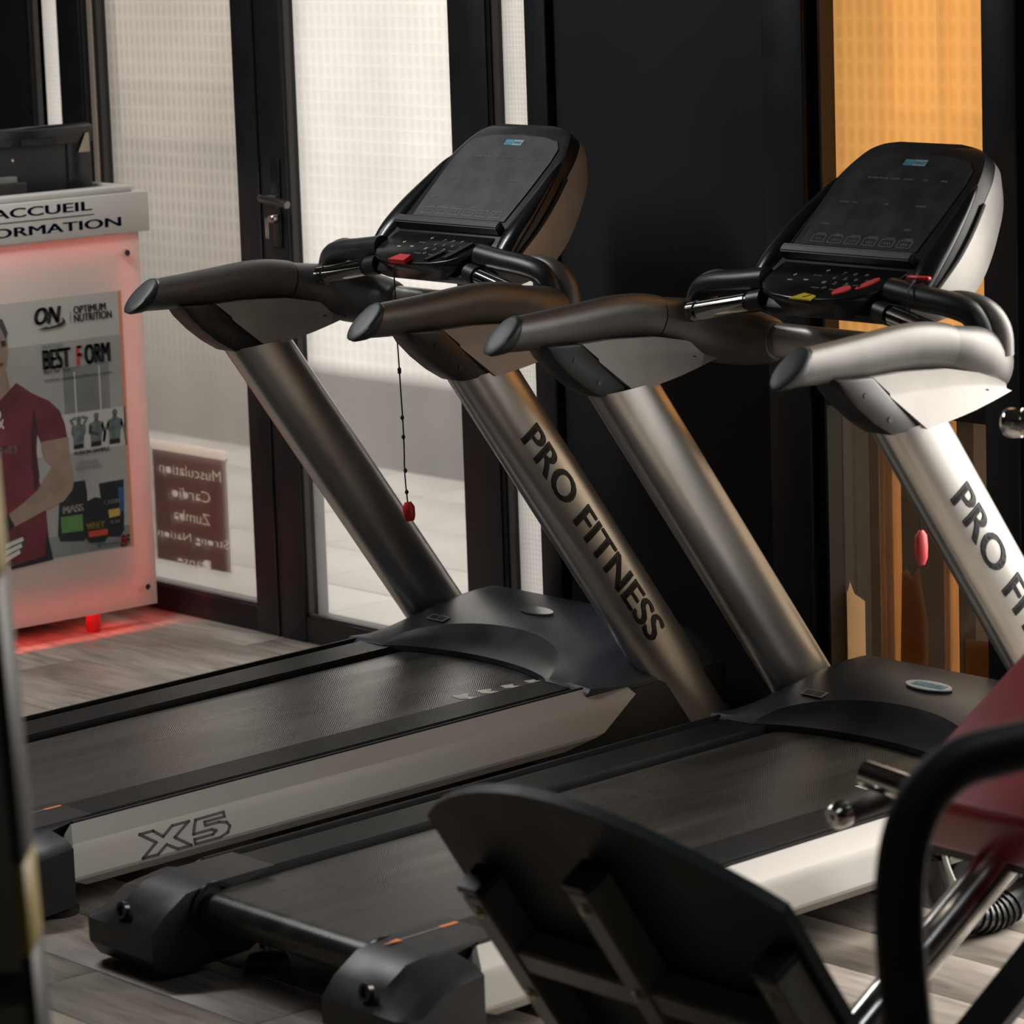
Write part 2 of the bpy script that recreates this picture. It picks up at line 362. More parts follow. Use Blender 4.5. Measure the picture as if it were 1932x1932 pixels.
# floor slab and laminate planks
fl = struct(box('floor', (-5.2, -6.2, -.10), (7.2, 1.14, -.012), 'wall_dark'), 'grey brown wood laminate floor of the gym', 'floor')
PW, PL = .19, 1.22
pm = None; row = 0; y = YW+.05-PW
while y > -3.4:
    x = -5.0-(row*.47 % PL)
    while x < 4.0:
        if pm is None:
            o = box('plank', (-PL/2+.0008, -PW/2+.0008, -.012), (PL/2-.0008, PW/2-.0008, 0), 'plank', fl, .0012, 1); pm = o.data
        else:
            o = bpy.data.objects.new('plank', pm); COL.objects.link(o); o.parent = fl
        o.location = (x+PL/2, y+PW/2, 0); x += PL
    y -= PW; row += 1
box('floor_far', (-5.2, -6.2, -.012), (7.2, y+PW, 0), 'plank', fl); box('floor_far', (4.0, y+PW, -.012), (7.2, 1.13, 0), 'plank', fl)
struct(box('ceiling', (-5.2, -6.2, HC), (7.2, 1.14, HC+.1), 'ceiling_dark'))
struct(box('wall_back', (-5.2, -6.3, 0), (7.2, -6.2, HC), 'wall_dark'))
struct(box('wall_left', (-5.3, -6.2, 0), (-5.2, 1.14, HC), 'wall_black'))
wr = struct(box('wall_right', (7.2, -6.2, 0), (7.3, 1.14, HC), 'wall_dark'))
# shop front: solid black parts
struct(box('wall_front', (-1.50, YW, 0), (-.545, YW+.12, HC), 'wall_black'), 'matt black wall panel between the glazed door and amber window', 'wall')
struct(box('wall_front_right', (-.062, YW, 0), (.36, YW+.12, HC), 'wall_black'))
struct(box('wall_front_far', (1.80, YW, 0), (7.2, YW+.12, HC), 'wall_black'))
struct(box('wall_front_left', (-5.2, YW, 0), (-3.615, YW+.12, HC), 'wall_black'))
struct(box('trim_1', (-5.2, YW, 2.35), (.36, YW+.12, HC), 'wall_black')); struct(box('trim_2', (.36, YW, 2.45), (1.80, YW+.12, HC), 'wall_black'))
struct(box('trim_3', (-1.500, YW-.022, 0), (-1.425, YW, 2.35), 'frame_black', bev=.004))
struct(box('trim_4', (-.700, YW-.030, 0), (-.575, YW, 2.35), 'frame_black', bev=.004))
struct(box('trim_5', (-.064, YW-.026, 0), (.03, YW, 2.35), 'frame_black', bev=.004))

def pane_box(lo, hi, mat, parent):
    """sheet of glass: the pressed relief is on the room side, the other faces are clear"""
    o = box('pane', lo, hi, 'clear_glass', parent); o.data.materials.append(MAT[mat])
    for f in o.data.polygons:
        if f.normal.y < -.9: f.material_index = 1
    return o
def window(name, x0, x1, z0, z1, fr, gmat, bars=(), label=None, inset=.03):
    """frame bars (x-ranges) either side, a bottom and a top rail, and one pane"""
    f = box(name, (x0-fr[0], YW-.015, 0), (x0, YW+.065, 2.35), 'frame_black', bev=.003)
    struct(f, label, 'window')
    box('window_frame', (x1, YW-.015, 0), (x1+fr[1], YW+.065, 2.35), 'frame_black', f, .003)
    box('bottom_rail', (x0, YW-.012, 0), (x1, YW+.062, z0), 'frame_black', f, .003)
    box('glazing_bead', (x0, YW-.004, z0), (x1, YW+.012, z0+.006), 'seal', f)
    box('glazing_bead', (x0, YW-.004, z0), (x0+.007, YW+.012, z1), 'seal', f)
    pane_box((x0-.004, YW+inset, z0-.004), (x1+.004, YW+inset+.006, z1), gmat, f)
    for (a, b) in bars: box('transom', (x0, YW-.012, a), (x1, YW+.062, b), 'frame_black', f, .003)
    return f
window('window_1', -3.615, -3.478, .065, 2.35, (.02, .11), 'glass_strip', label='narrow pale glazed strip beside the reception counter')
w2 = window('window_2', -3.305, -2.672, .068, 2.35, (.058, .10), 'glass_grey', label='tall greyish pressed glass pane behind the reception counter')
box('glazing_bead', (-3.345, YW-.022, 0), (-3.338, YW-.014, 2.35), 'seal', w2)
box('glazing_bead', (-3.320, YW-.020, 0), (-3.303, YW-.014, 2.35), 'seal_light', w2)
dr = window('door_1', -2.462, -1.790, .068, 2.35, (.108, .14), 'glass_pressed', label='black framed street door with white pressed glass'); dr['category'] = 'door'
box('glazing_bead', (-2.578, YW-.018, 0), (-2.572, YW-.013, 2.35), 'black_gloss', dr)
window('window_3', -1.640, -1.503, .068, 2.35, (.004, .004), 'glass_strip', label='narrow white glazed strip beside the black wall')
# door furniture
hp = ray_to(540, 372, 'y', YW-.015); hz = hp.z
box('handle_plate', (-2.516, YW-.024, hz-.13), (-2.482, YW-.013, hz+.10), 'black_gloss', dr, .003)
tube('door_handle', [(-2.50, YW-.02, hz), (-2.50, YW-.06, hz), (-2.485, YW-.072, hz-.001), (-2.42, YW-.072, hz-.006), (-2.385, YW-.070, hz-.012)], .010, 'steel_dark', dr, 12)
lathe('lock_cylinder', [(.013, 0), (.013, .014), (.009, .018)], 'chrome_worn', dr, (-2.50, YW-.024, hz-.055), (0, -1, 0))
box('key', (-2.506, YW-.055, hz-.105), (-2.494, YW-.050, hz-.050), 'chrome_worn', dr, .002)
# amber window: pane, frame, transom
f = box('window_4', (-.548, YW-.01, 0), (-.541, YW+.065, 2.35), 'frame_black'); struct(f, 'tall amber tinted window glowing orange beside the black wall', 'window')
box('window_frame', (-.066, YW-.01, 0), (-.062, YW+.065, 2.35), 'frame_black', f)
box('bottom_rail', (-.541, YW-.01, 0), (-.066, YW+.062, .07), 'frame_black', f, .003)
box('transom', (-.541, YW-.012, .792), (-.066, YW+.062, .885), 'frame_black', f, .003)
pane_box((-.541, YW+.032, .88), (-.066, YW+.038, 2.35), 'glass_amber', f)
pane_box((-.541, YW+.032, .068), (-.066, YW+.038, .795), 'glass_bronze', f)

# ------------------------------------------------------------------ outside the shop front
gp = struct(box('pavement', (-30, YW+.14, -.10), (4, 22.0, -.012), 'far_ground'), 'pale paved street seen through the glass door', 'pavement')
sm = None
for i in range(16):
    for j in range(5):
        x = -8.2+i*.42; yy = YW+.16+j*.36
        if sm is None:
            o = box('paving_slab', (.004, .004, -.012), (.416, .356, 0), 'asphalt_slab', gp, .003, 1); sm = o.data
        else:
            o = bpy.data.objects.new('paving_slab', sm); COL.objects.link(o); o.parent = gp
        o.location = (x, yy, 0)
sw = box('street_wall', (-12, 2.95, 0), (-1.9, 3.10, 1.05), 'street_wall'); struct(sw, 'low grey wall across the pavement outside', 'wall')
tag(box('backdrop_building', (-34, 16, 0), (8, 18, 7), 'far_wall'), 'pale building added across the street as a bright backdrop behind the glass', 'building')  # invented building, added as a pale backdrop to brighten the panes
#=OBJECTS=
# ================================================================== treadmill
def zt(y): return .1876+.0325*y          # top of the foot rails (deck rises slightly to the front)
PDIR = Vector((0, .578, -.816)); PPER = Vector((0, .816, .578)); PTOP = Vector((0, .357, .919))
PA, PB = .074, .043                       # post half axes

def make_treadmill(label, first):
    T = empty('treadmill'); tag(T, label, 'treadmill')
    # ---- base frame under the deck
    prism('base_frame', [(-.62, .075), (.98, .065), (.98, .20), (.70, zt(.7)-.03), (-.70, zt(-.7)-.034), (-.70, zt(-.7)-.07)], 'x', -.36, .36, 'black_soft', T, .006)
    # ---- belt loop around the rear roller
    bz = lambda y: zt(y)-.012
    prof = [(.70, bz(.70)), (.2, bz(.2)), (-.3, bz(-.3)), (-.805, bz(-.805))]
    rc, rr = (-.805, bz(-.805)-.034), .034
    for k in range(1, 9):
        a = math.pi/2+k*math.pi/8.5; prof.append((rc[0]+rr*math.cos(a), rc[1]+rr*math.sin(a)))
    prof += [(-.70, bz(-.7)-.066), (-.70, bz(-.7)-.02), (.70, bz(.7)-.02)]
    belt = prism('running_belt', prof, 'x', -.247, .247, 'belt', T, 0, angle=30)
    lathe('roller_shaft', [(.014, -.30), (.014, .30)], 'black_gloss', T, (0, rc[0], rc[1]), (1, 0, 0), 12)
    # printed chevrons at the near front corner of the belt
    dp = Plane((0, 0, bz(0)), (1, 0, 0), (0, 1, .0325))
    for i in range(5):
        yb = .40+i*.062
        for (x0, x1, d) in ((.175, .205, .028), (.205, .243, -.010)):
            pass
        s = .90-.12*i
        flat('belt_marking', [(.246-.075*s, yb+.012), (.246-.060*s, yb+.046*s+.01), (.246-.036*s, yb+.030), (.246, yb+.052), (.246, yb+.030), (.246-.034*s, yb+.006)], dp, 'print_worn', belt, .0004, .0006)
    # ---- foot rails with ribs
    for s in (-1, 1):
        pf = []; x0, x1, n = .268, .372, 13
        for k in range(n):
            a = x0+(x1-x0)*k/n; b_ = x0+(x1-x0)*(k+.62)/n
            pf += [(a, 0), (b_, 0), (b_, -.0022), (x0+(x1-x0)*(k+1)/n, -.0022)]
        pf += [(x1, -.0022), (x1, -.026), (x0, -.026)]
        bm = bmesh.new(); ya, yb = -.72, .66
        v0 = [bm.verts.new((s*x, ya, zt(ya)+z)) for x, z in pf]; v1 = [bm.verts.new((s*x, yb, zt(yb)+z)) for x, z in pf]
        bm.faces.new(v0); bm.faces.new(v1[::-1])
        for i in range(len(pf)): bm.faces.new((v0[i], v1[i], v1[(i+1) % len(pf)], v0[(i+1) % len(pf)]))
        from_bm('foot_rail', bm, 'black_plastic', T, 20)
        # black channel between foot rail and silver rail
        prism('rail_channel', [(-.72, zt(-.72)-.012), (.70, zt(.7)-.012), (.70, .09), (-.72, .09)], 'x', s*.36, s*.402, 'black_soft', T)
        prism('rail_trim', [(-.72, zt(-.72)+.003), (.68, zt(.68)+.003), (.68, zt(.68)-.03), (-.72, zt(-.72)-.03)], 'x', s*.396, s*.4025, 'black_soft', T)
        # silver side rail: faceted extrusion with curved ends
        pr = [(.403, -.004, -.724, .695), (.405, .000, -.726, .700), (.446, -.028, -.738, .712), (.449, -.033, -.741, .700), (.466, -.088, -.760, .60), (.466, -.094, -.758, .575), (.450, -.112, -.725, .50), (.40, -.114, -.70, .46)]
        # subdivide the lower facets' ends into arcs by interpolating profile
        ppts = crom(pr, 3); bm = bmesh.new(); rows = []
        pr2 = []
        for i in range(len(pr)-1):
            k = 4 if i in (1, 3, 5) else 1
            for j in range(k):
                t = j/k; pr2.append(tuple(a+(c-a)*t for a, c in zip(pr[i], pr[i+1])))
        pr2.append(pr[-1])
        for x, z, a, b_ in pr2:
            e = math.sin(math.pi*min(max((-z)/.114, 0), 1))*.018
            rows.append([bm.verts.new((s*x, yy, zt(yy)+z)) for yy in (a-e, a+.03, 0, b_-.03, b_)])
        for r0, r1 in zip(rows, rows[1:]):
            for i in range(4): bm.faces.new((r0[i], r0[i+1], r1[i+1], r1[i]))
        inn = [[bm.verts.new((s*.403, v.co.y, v.co.z)) for v in (r[0], r[-1])] for r in rows]
        for k in range(len(rows)-1):
            bm.faces.new((rows[k][0], rows[k+1][0], inn[k+1][0], inn[k][0])); bm.faces.new((rows[k][-1], inn[k][-1], inn[k+1][-1], rows[k+1][-1]))
        bmesh.ops.remove_doubles(bm, verts=bm.verts, dist=1e-5)
        rail = from_bm('side_rail', bm, 'silver_rail', T, 14)
        if s == 1:   # outlined model mark on the rail flank
            dx, dz = .017, -.055
            nrm = Vector((.055, 0, .017)).normalized()
            upv = (Vector((.449, 0, -.033))-Vector((.466, 0, -.088))).normalized()
            pl = Plane((.466, -.60, zt(-.60)-.088), Vector((0, 1, .0325)), upv)
            mark_x5(pl, rail)
    # front dark skirt under the silver rail
    for s in (-1, 1):
        prism('front_skirt', [(.40, .05), (1.0, .04), (1.0, .21), (.70, zt(.7)-.02), (.45, zt(.45)-.1)], 'x', s*.375, s*.43, 'black_soft', T, .01)
    # ---- rear end caps
    for s in (-1, 1):
        yy = [(-.665, zt(-.665)+.004), (-.80, zt(-.8)+.004), (-.865, zt(-.86)-.004), (-.915, zt(-.9)-.035), (-.945, .09), (-.945, .045), (-.925, .018), (-.88, .010), (-.73, .022), (-.70, .04), (-.735, .085), (-.745, .115), (-.728, zt(-.72)-.012)]
        bm = bmesh.new(); outs = []
        for (x, dzz, sc) in ((.252, 0, 0), (.262, .0, 0), (.385, 0, 0), (.40, -.012, 0), (.452, -.020, 0), (.474, -.034, .012)):
            ring = []
            for (a, z) in yy:
                z2 = z+(dzz if z > .10 else 0); a2 = a+(sc if a < -.8 else 0)
                if x > .39: a2 = min(a2, -.768)
                ring.append(bm.verts.new((s*x, a2, max(z2, .012))))
            outs.append(ring)
        n = len(yy)
        for r0, r1 in zip(outs, outs[1:]):
            for i in range(n): bm.faces.new((r0[i], r0[(i+1) % n], r1[(i+1) % n], r1[i]))
        bm.faces.new(outs[0]); bm.faces.new(outs[-1][::-1])
        bmesh.ops.recalc_face_normals(bm, faces=bm.faces)
        cap = from_bm('rear_cap', bm, 'black_plastic', T, 28)
        # roller pocket on the inner face, bolt sockets at the back, orange warning arrow on the top
        lathe('roller_pocket', [(.052, -.003), (.052, .004), (.044, .004), (.044, -.004)], 'black_gloss', cap, (s*.251, rc[0], rc[1]), (1, 0, 0), 24)
        for (bx, bz_) in ((.36, .118), (.40, .060)):
            lathe('bolt_socket', [(.016, -.004), (.016, .006), (.010, .006), (.009, .001)], 'black_gloss', cap, (s*bx, -.938 if bz_ < .1 else -.930, bz_), (0, -1, .15), 18)
        tp = Plane((s*.30, -.80, zt(-.80)+.0045), (0, 1, .0325), (-1, 0, 0))
        if s == 1:
            flat('warning_arrow', [(-.035, .012), (.000, .020), (.000, .004)], tp, 'orange_print', cap); flat('warning_arrow', [(.0, .0135), (.09, .0135), (.09, .0105), (.0, .0105)], tp, 'print_grey', cap)
            flat('warning_arrow', [(.09, .018), (.128, .018), (.128, .008), (.09, .008)], tp, 'orange_print', cap)
    # ---- levelling feet
    for x, y_ in ((-.19, -.735), (.19, -.735)):
        ft = lathe('levelling_foot', [(.040, 0), (.041, .012), (.036, .024), (.012, .030), (.010, .034)], 'rubber', T, (x, y_, 0))
        lathe('bolt', [(.007, .03), (.007, .10)], 'chrome_worn', ft, (x, y_, 0), seg=10); lathe('nut', [(.014, .040), (.014, .050)], 'chrome_worn', ft, (x, y_, 0), seg=6)
    for x in (-.42, .42):
        lathe('levelling_foot', [(.044, 0), (.045, .012), (.030, .022), (.030, .03)], 'rubber', T, (x, -.78, 0))
        lathe('levelling_foot', [(.030, 0), (.030, .016), (.012, .020), (.012, .07)], 'rubber', T, (x*.85, .86, 0))
    # ---- motor hood
    bm = bmesh.new(); nx = 44; grid = []; HW_ = .425
    recess = []
    for i in range(nx+1):
        x = -HW_+2*HW_*i/nx; ax = abs(x)
        inner = max(0, 1-(ax/.290)**2) if ax < .290 else 0
        y0 = .588+.070*inner**.75
        lip = zt(y0)+.002
        side = max(0, (ax-.30)/(HW_-.30)); drop = side**1.7
        zl = lip-.010*drop
        y1 = y0+.012+.072*inner**.45
        def zz(yv):          # upper surface height
            t = min(max((yv-.588)/.36, 0), 1)
            return .2105+.083*(1-(1-t)**1.9)-.075*drop*math.sin(min(t*1.6, 1)*math.pi/2)
        col = [(y0, zl-.012), (y0, zl)]
        yt = y1
        for k in range(1, 4): t = k/3; col.append((y0+(yt-y0)*t**.8, zl+(zz(yt)-zl)*t**1.25))
        for k in range(1, 9): yv = yt+(.945-yt)*k/8; col.append((yv, zz(yv)))
        col += [(.985, zz(.945)-.02), (1.005, zz(.945)-.07), (1.01, .06)]
        grid.append([bm.verts.new((x, a, c)) for a, c in col])
    for c0, c1 in zip(grid, grid[1:]):
        for k in range(len(c0)-1): bm.faces.new((c0[k], c1[k], c1[k+1], c0[k+1]))
    for g in (grid[0], grid[-1]):
        e = [bm.verts.new((v.co.x, v.co.y, .06)) for v in g]
        for k in range(len(g)-1): bm.faces.new((g[k], g[k+1], e[k+1], e[k]))
    hood = from_bm('motor_hood', bm, 'hood_plastic', T, 24)
    hood.data.materials.append(MAT['hood_recess'])
    for p in hood.data.polygons:
        c = p.center
        if abs(c.x) < .285 and p.index % 15 < 4 and c.y < .80: p.material_index = 1
    hn = Vector((0, -.22, 1)).normalized(); hp_ = Plane((-.02, .829, .2925), (1, 0, 0), (0, 1, .20))
    def hz_(x, yv):
        t = min(max((yv-.588)/.36, 0), 1); return .2105+.083*(1-(1-t)**1.9)
    sl_ = (hz_(0, .87)-hz_(0, .79))/.08
    hpl = Plane((-.02, .83, hz_(0, .83)+.0030), (1, 0, 0), (0, 1, sl_))
    if first:
        bd = flat('oval_badge', ellipse(0, 0, .056, .020), hpl, 'badge_silver', hood, 0, .003)
    else:
        bd = flat('oval_badge', ellipse(0, 0, .062, .022), hpl, 'badge_white', hood, 0, .003)
        flat('badge_print', [(-.042, -.009), (-.012, -.009), (-.012, .010), (-.042, .010)], hpl, 'badge_blue', bd, .0032)
        flat('badge_print', [(-.010, -.009), (.046, -.009), (.046, .010), (-.010, .010)], hpl, 'badge_blue', bd, .0032)
        flat('badge_print', [(-.008, -.007), (.044, -.007), (.044, .008), (-.008, .008)], hpl, 'badge_pale', bd, .0036)
        text('badge_print', 'FITNESS', hpl, -.005, -.004, .046, .009, 'badge_blue', bd, h0=.0044)
        text('badge_print', 'PRO', hpl, -.038, -.004, .022, .009, 'badge_white', bd, h0=.004)
    sl2 = (hz_(0, .75)-hz_(0, .69))/.06
    npl = Plane((-.235, .715, hz_(0, .715)+.0022), (1, 0, 0), (0, 1, sl2))
    npt = flat('name_plate', [(-.032, -.012), (.030, -.012), (.030, .012), (-.032, .012)], npl, 'print_grey', hood, 0, .0015)
    for k in range(2): flat('plate_print', [(-.026+.027*k, -.008), (-.003+.027*k, -.008), (-.003+.027*k, .008), (-.026+.027*k, .008)], npl, 'print_dark', npt, .0016)
    # ---- uprights
    for s in (-1, 1):
        X = s*.395
        a = PTOP+PDIR*-.03; b_ = PTOP+PDIR*1.105
        bm = bmesh.new(); rings = []; seg = 40; ns = 10
        for i in range(ns+1):
            c = a+(b_-a)*i/ns; r = []
            for k in range(seg):
                t = 2*math.pi*k/seg; co, si = math.cos(t), math.sin(t)
                q = c+PPER*(PA*math.copysign(abs(co)**.86, co))+Vector((PB*math.copysign(abs(si)**.86, si), 0, 0))
                if i == 0: q = q+PDIR*((.930+.10*(q.y-.35)-q.z)/(PDIR.z-.10*PDIR.y))
                if i == ns:    # foot cut level with the floor
                    q = q+PDIR*((.02-q.z)/PDIR.z)
                r.append(bm.verts.new(q+Vector((X, 0, 0))))
            rings.append(r)
        for r0, r1 in zip(rings, rings[1:]):
            for k in range(seg): bm.faces.new((r0[k], r0[(k+1) % seg], r1[(k+1) % seg], r1[k]))
        bm.faces.new(rings[0]); bm.faces.new(rings[-1])
        post = from_bm('upright', bm, 'silver_post', T, 60)
        box('foot_plate', (X-.055, .80, 0), (X+.055, 1.02, .022), 'black_soft', post, .004)
        if s == 1:
            bm = text_bm('PRO FITNESS', bold=.012, thick=.0012)
            for k in range(1, 16): bmesh.ops.bisect_plane(bm, geom=list(bm.verts)+list(bm.edges)+list(bm.faces), plane_co=(0, k/16, 0), plane_no=(0, 1, 0))
            for v in bm.verts:
                t = (v.co.y-.5)*.056-.004; sl = .150+v.co.x*.605
                co = t/PA; si = (1-abs(co)**(2/.86))**(.43)
                q = PTOP+PDIR*sl+PPER*t+Vector((X+PB*si+.0006+v.co.z, 0, 0)); v.co = q
            from_bm('lettering', bm, 'print_dark', post, smooth=False)
    # ---- handle brackets
    for s in (-1, 1):
        X = s*.40
        dk = prism('bracket_shell', [(.128, 1.036), (.150, 1.006), (.182, .975), (.222, .944), (.268, .917), (.352, .921), (.268, .99), (.222, 1.032)], 'x', X-.036, X+.036, 'black_plastic', T, .008)
        for (yy, z) in ((.200, 1.000), (.262, .948)):
            lathe('screw_hole', [(.0055, -.002), (.0055, .0015), (.004, .0015)], 'print_dark', dk, (X+.036, yy, z), (1, 0, 0), 12)
        bm = bmesh.new()
        top = [(.222, 1.030), (.30, 1.031), (.42, 1.024), (.50, 1.008), (.555, .990), (.575, .980)]
        rid = [(.266, .990), (.33, .989), (.42, .988), (.50, .982), (.55, .975), (.577, .969)]
        bot = [(.350, .921), (.39, .926), (.43, .932), (.48, .941), (.53, .953), (.578, .966)]
        for sd in (-1, 1):
            L = [[bm.verts.new((X+sd*w_, a, c)) for a, c in ln] for ln, w_ in ((top, .034), ([(a, c+.006) for a, c in rid], .033), (rid, .034), (bot, .046))]
            for r0, r1 in zip(L, L[1:]):
                for k in range(5): bm.faces.new((r0[k], r0[k+1], r1[k+1], r1[k]))
            if sd == -1: A = L
        for e0, e1 in ((0, 0), (5, 5)):
            for k in range(3): bm.faces.new((A[k][e0], A[k+1][e0], L[k+1][e0], L[k][e0]))
        for ln in (0, 3):
            for k in range(5): bm.faces.new((A[ln][k], A[ln][k+1], L[ln][k+1], L[ln][k]))
        pn = from_bm('bracket_panel', bm, 'panel_paint', T, 18)
        for (yy, z) in ((.415, .965), (.520, .970)):
            lathe('screw_hole', [(.0055, -.002), (.0055, .0015), (.004, .0015)], 'print_dark', pn, (X+.036, yy, z), (1, 0, 0), 12)
        # ---- grip arm with oblique soft end cap
        hd = [(X, .064, 1.0635, .031, .0345), (X, .12, 1.063, .032, .0365), (X, .22, 1.066, .033, .040), (X, .32, 1.071, .034, .0425), (X, .38, 1.069, .035, .044), (X, .425, 1.063, .036, .0445), (X, .447, 1.058, .037, .0445)]
        path = crom(hd, 4)
        arm = sweep('handle', path, 'handle_grey', T, 28, shear=[.022, .016, .010, .005], angle=60)
        sweep('end_cap', [(X, .066, 1.0635, .0310, .0330), (X, .062, 1.063, .0330, .0345), (X, .047, 1.062, .0335, .0350), (X, .040, 1.062, .0310, .0325), (X, .037, 1.062, .026, .028), (X, .036, 1.062, .012, .014)], 'end_cap', arm, 28, shear=[-.022, -.024, -.033, -.034, -.030, -.015], angle=40)
        # ---- shoulder casing turning in to the cross beam
        sp = [(X, .449, 1.0565, .036, .043), (s*.401, .50, 1.043, .040, .050), (s*.390, .56, 1.026, .044, .060), (s*.365, .605, 1.012, .046, .063), (s*.325, .637, 1.003, .045, .058), (s*.285, .650, 1.000, .042, .050), (s*.262, .653, 1.000, .034, .042), (s*.255, .653, 1.0, .022, .030)]
        sh = sweep('shoulder_casing', crom(sp, 5), 'handle_grey', T, 28, angle=60)
        for q in ((.352, .655, 1.02), (.30, .69, .99)):
            pass
        # ---- upper arm to the console
        ua = [(s*.392, .560, 1.03), (s*.390, .558, 1.075), (s*.368, .553, 1.108), (s*.32, .548, 1.122), (s*.25, .545, 1.130), (s*.17, .545, 1.140)]
        tube('console_arm', ua, .025, 'black_plastic', T, 18, 6, ref=(0, 1, 0))
        cv = [(s*.402, .590, 1.03, .030, .030), (s*.402, .588, 1.075, .028, .028), (s*.385, .578, 1.110, .024, .024), (s*.34, .570, 1.126, .022, .018), (s*.29, .566, 1.130, .014, .008)]
        sweep('arm_cover', crom(cv, 5), 'handle_grey', T, 18, ref=(0, 1, 0))
    sweep('cross_beam', [(-.262, .653, 1.0, .022, .036), (.262, .653, 1.0, .022, .036)], 'silver', T, 24)
    # ---- console
    O = Vector((0, .615, 1.193)); V = Vector((0, .741, .671)); Nn = Vector((0, -.671, .741))
    def cp(u, v, n): return O+Vector((u, 0, 0))+V*v+Nn*n
    secs = [(-.085, .215, .095), (-.06, .238, .120), (0, .240, .148), (.06, .234, .155), (.12, .222, .150), (.18, .206, .138), (.225, .194, .122), (.258, .180, .102), (.280, .165, .082), (.293, .143, .062), (.300, .105, .044)]
    secs = crom(secs, 3)
    def shell(name, mat, rows, closed_top=True):
        bm = bmesh.new(); rings = []
        for v, w_, d in secs:
            rings.append([bm.verts.new(cp(*r)) for r in rows(v, w_, d)])
        for r0, r1 in zip(rings, rings[1:]):
            for k in range(len(r0)): bm.faces.new((r0[k], r0[(k+1) % len(r0)], r1[(k+1) % len(r0)], r1[k]))
        bm.faces.new(rings[0]); bm.faces.new(rings[-1][::-1])
        return from_bm(name, bm, mat, T, 35)
    def front_rows(v, w_, d):
        m_ = .030
        e = .012
        pts = [(-w_, v, -m_), (-w_+.002, v, -e-.006), (-w_+.010, v, -.004), (-w_+.022, v, 0)]
        return pts+[(0, v, .0)]+[(-a, b_, c) for a, b_, c in pts[::-1]]
    def back_rows(v, w_, d):
        pts = [(-w_-.001, v, -.030), (-w_-.002, v, -.030-(d-.030)*.35), (-w_+.012, v, -.030-(d-.030)*.75), (-w_*.72, v, -d)]
        return pts+[(0, v, -d-.006)]+[(-a, b_, c) for a, b_, c in pts[::-1]]
    shell('console_front', 'black_plastic', front_rows)
    shell('console_back', 'panel_paint', back_rows)
    # display glass
    spl = Plane(O+Nn*.0008, (1, 0, 0), V)
    out = [(-.158, .014), (.158, .014), (.164, .10), (.166, .19), (.160, .232), (.140, .252), (.09, .263), (0, .267), (-.09, .263), (-.140, .252), (-.160, .232), (-.166, .19), (-.164, .10)]
    scr = flat('display', out, spl, 'screen_dusty' if first else 'screen', T, 0, .0022)
    h = .0024
    flat('badge', [(-.030, .235), (-.004, .235), (-.004, .251), (-.030, .251)], spl, 'badge_blue', scr, h)
    flat('badge', [(-.003, .235), (.030, .235), (.030, .251), (-.003, .251)], spl, 'badge_pale', scr, h)
    text('badge', 'PRO', spl, -.027, .239, .020, .008, 'badge_pale', scr, h0=h+.0007); text('badge', 'FITNESS', spl, .000, .239, .027, .007, 'badge_blue', scr, h0=h+.0007)
    for (u, v, wd, s_) in ((-.098, .196, .028, 'INCLINE'), (-.066, .196, .024, 'PULSE'), (-.038, .196, .028, 'CALORIES'), (.000, .196, .026, 'DISTANCE'), (.052, .196, .012, 'TIME'), (.100, .196, .018, 'SPEED'),
                     (-.128, .128, .026, 'CALORIES'), (-.094, .128, .016, 'PULSE'), (-.006, .128, .012, 'TIME'), (.080, .128, .026, 'DISTANCE'), (-.138, .068, .020, 'INCLINE'), (.090, .066, .018, 'SPEED')):
        text('display_print', s_, spl, u, v, wd, .0045, 'print_grey', scr, h0=h)
    for i, s_ in enumerate(('MANUAL', 'HILL', 'CALORIE', 'RANDOM', 'CARDIO', 'FATBURN')):
        u = -.136+i*.047; t_ = .0012
        for (a, b_, c, d_) in ((0, .022, .036, .022+t_), (0, .040, .036, .040+t_), (0, .022, t_, .040), (.036-t_, .022, .036, .041)):
            flat('program_key', [(u+a, b_), (u+c, b_), (u+c, d_), (u+a, d_)], spl, 'print_grey', scr, h)
        text('display_print', s_, spl, u+.006, .0425, .026, .004, 'print_grey', scr, h0=h)
        zig = [(u+.008+.0033*j, .027+(.007 if (j+i) % 2 else 0)) for j in range(7)]
        for p_, q_ in zip(zig, zig[1:]): flat('display_print', [p_, (p_[0]+.0008, p_[1]), (q_[0]+.0008, q_[1]), q_], spl, 'print_grey', scr, h)
    # bottle-side fairings
    for s in (-1, 1):
        fr_ = [cp(s*.214, -.075, -.012)[:]+(.024, .018), cp(s*.212, -.02, -.004)[:]+(.028, .018), cp(s*.208, .05, -.002)[:]+(.025, .014), cp(s*.200, .12, -.003)[:]+(.018, .009), cp(s*.192, .175, -.004)[:]+(.010, .006), cp(s*.188, .200, -.006)[:]+(.003, .003)]
        sweep('side_fairing', crom([tuple(p) for p in fr_], 5), 'black_gloss', T, 20, ref=tuple(Nn))
        tube('trim_strip', [cp(s*.2395, -.05, -.026)[:], cp(s*.241, .03, -.026)[:], cp(s*.231, .10, -.026)[:], cp(s*.213, .17, -.026)[:]], .005, 'black_soft', T, 8)
    # reading ledge
    lp = Plane(O, (1, 0, 0), V)
    bm = bmesh.new(); sec = [(-.026, .0), (-.004, .0), (.000, .020), (-.006, .024), (-.022, .022)]
    A = [bm.verts.new(cp(-.178, a, c)) for a, c in sec]; B = [bm.verts.new(cp(.178, a, c)) for a, c in sec]
    bm.faces.new(A); bm.faces.new(B[::-1])
    for k in range(5): bm.faces.new((A[k], B[k], B[(k+1) % 5], A[(k+1) % 5]))
    bmesh.ops.recalc_face_normals(bm, faces=bm.faces); bmesh.ops.bevel(bm, geom=list(bm.edges), offset=.0025, segments=2, affect='EDGES')
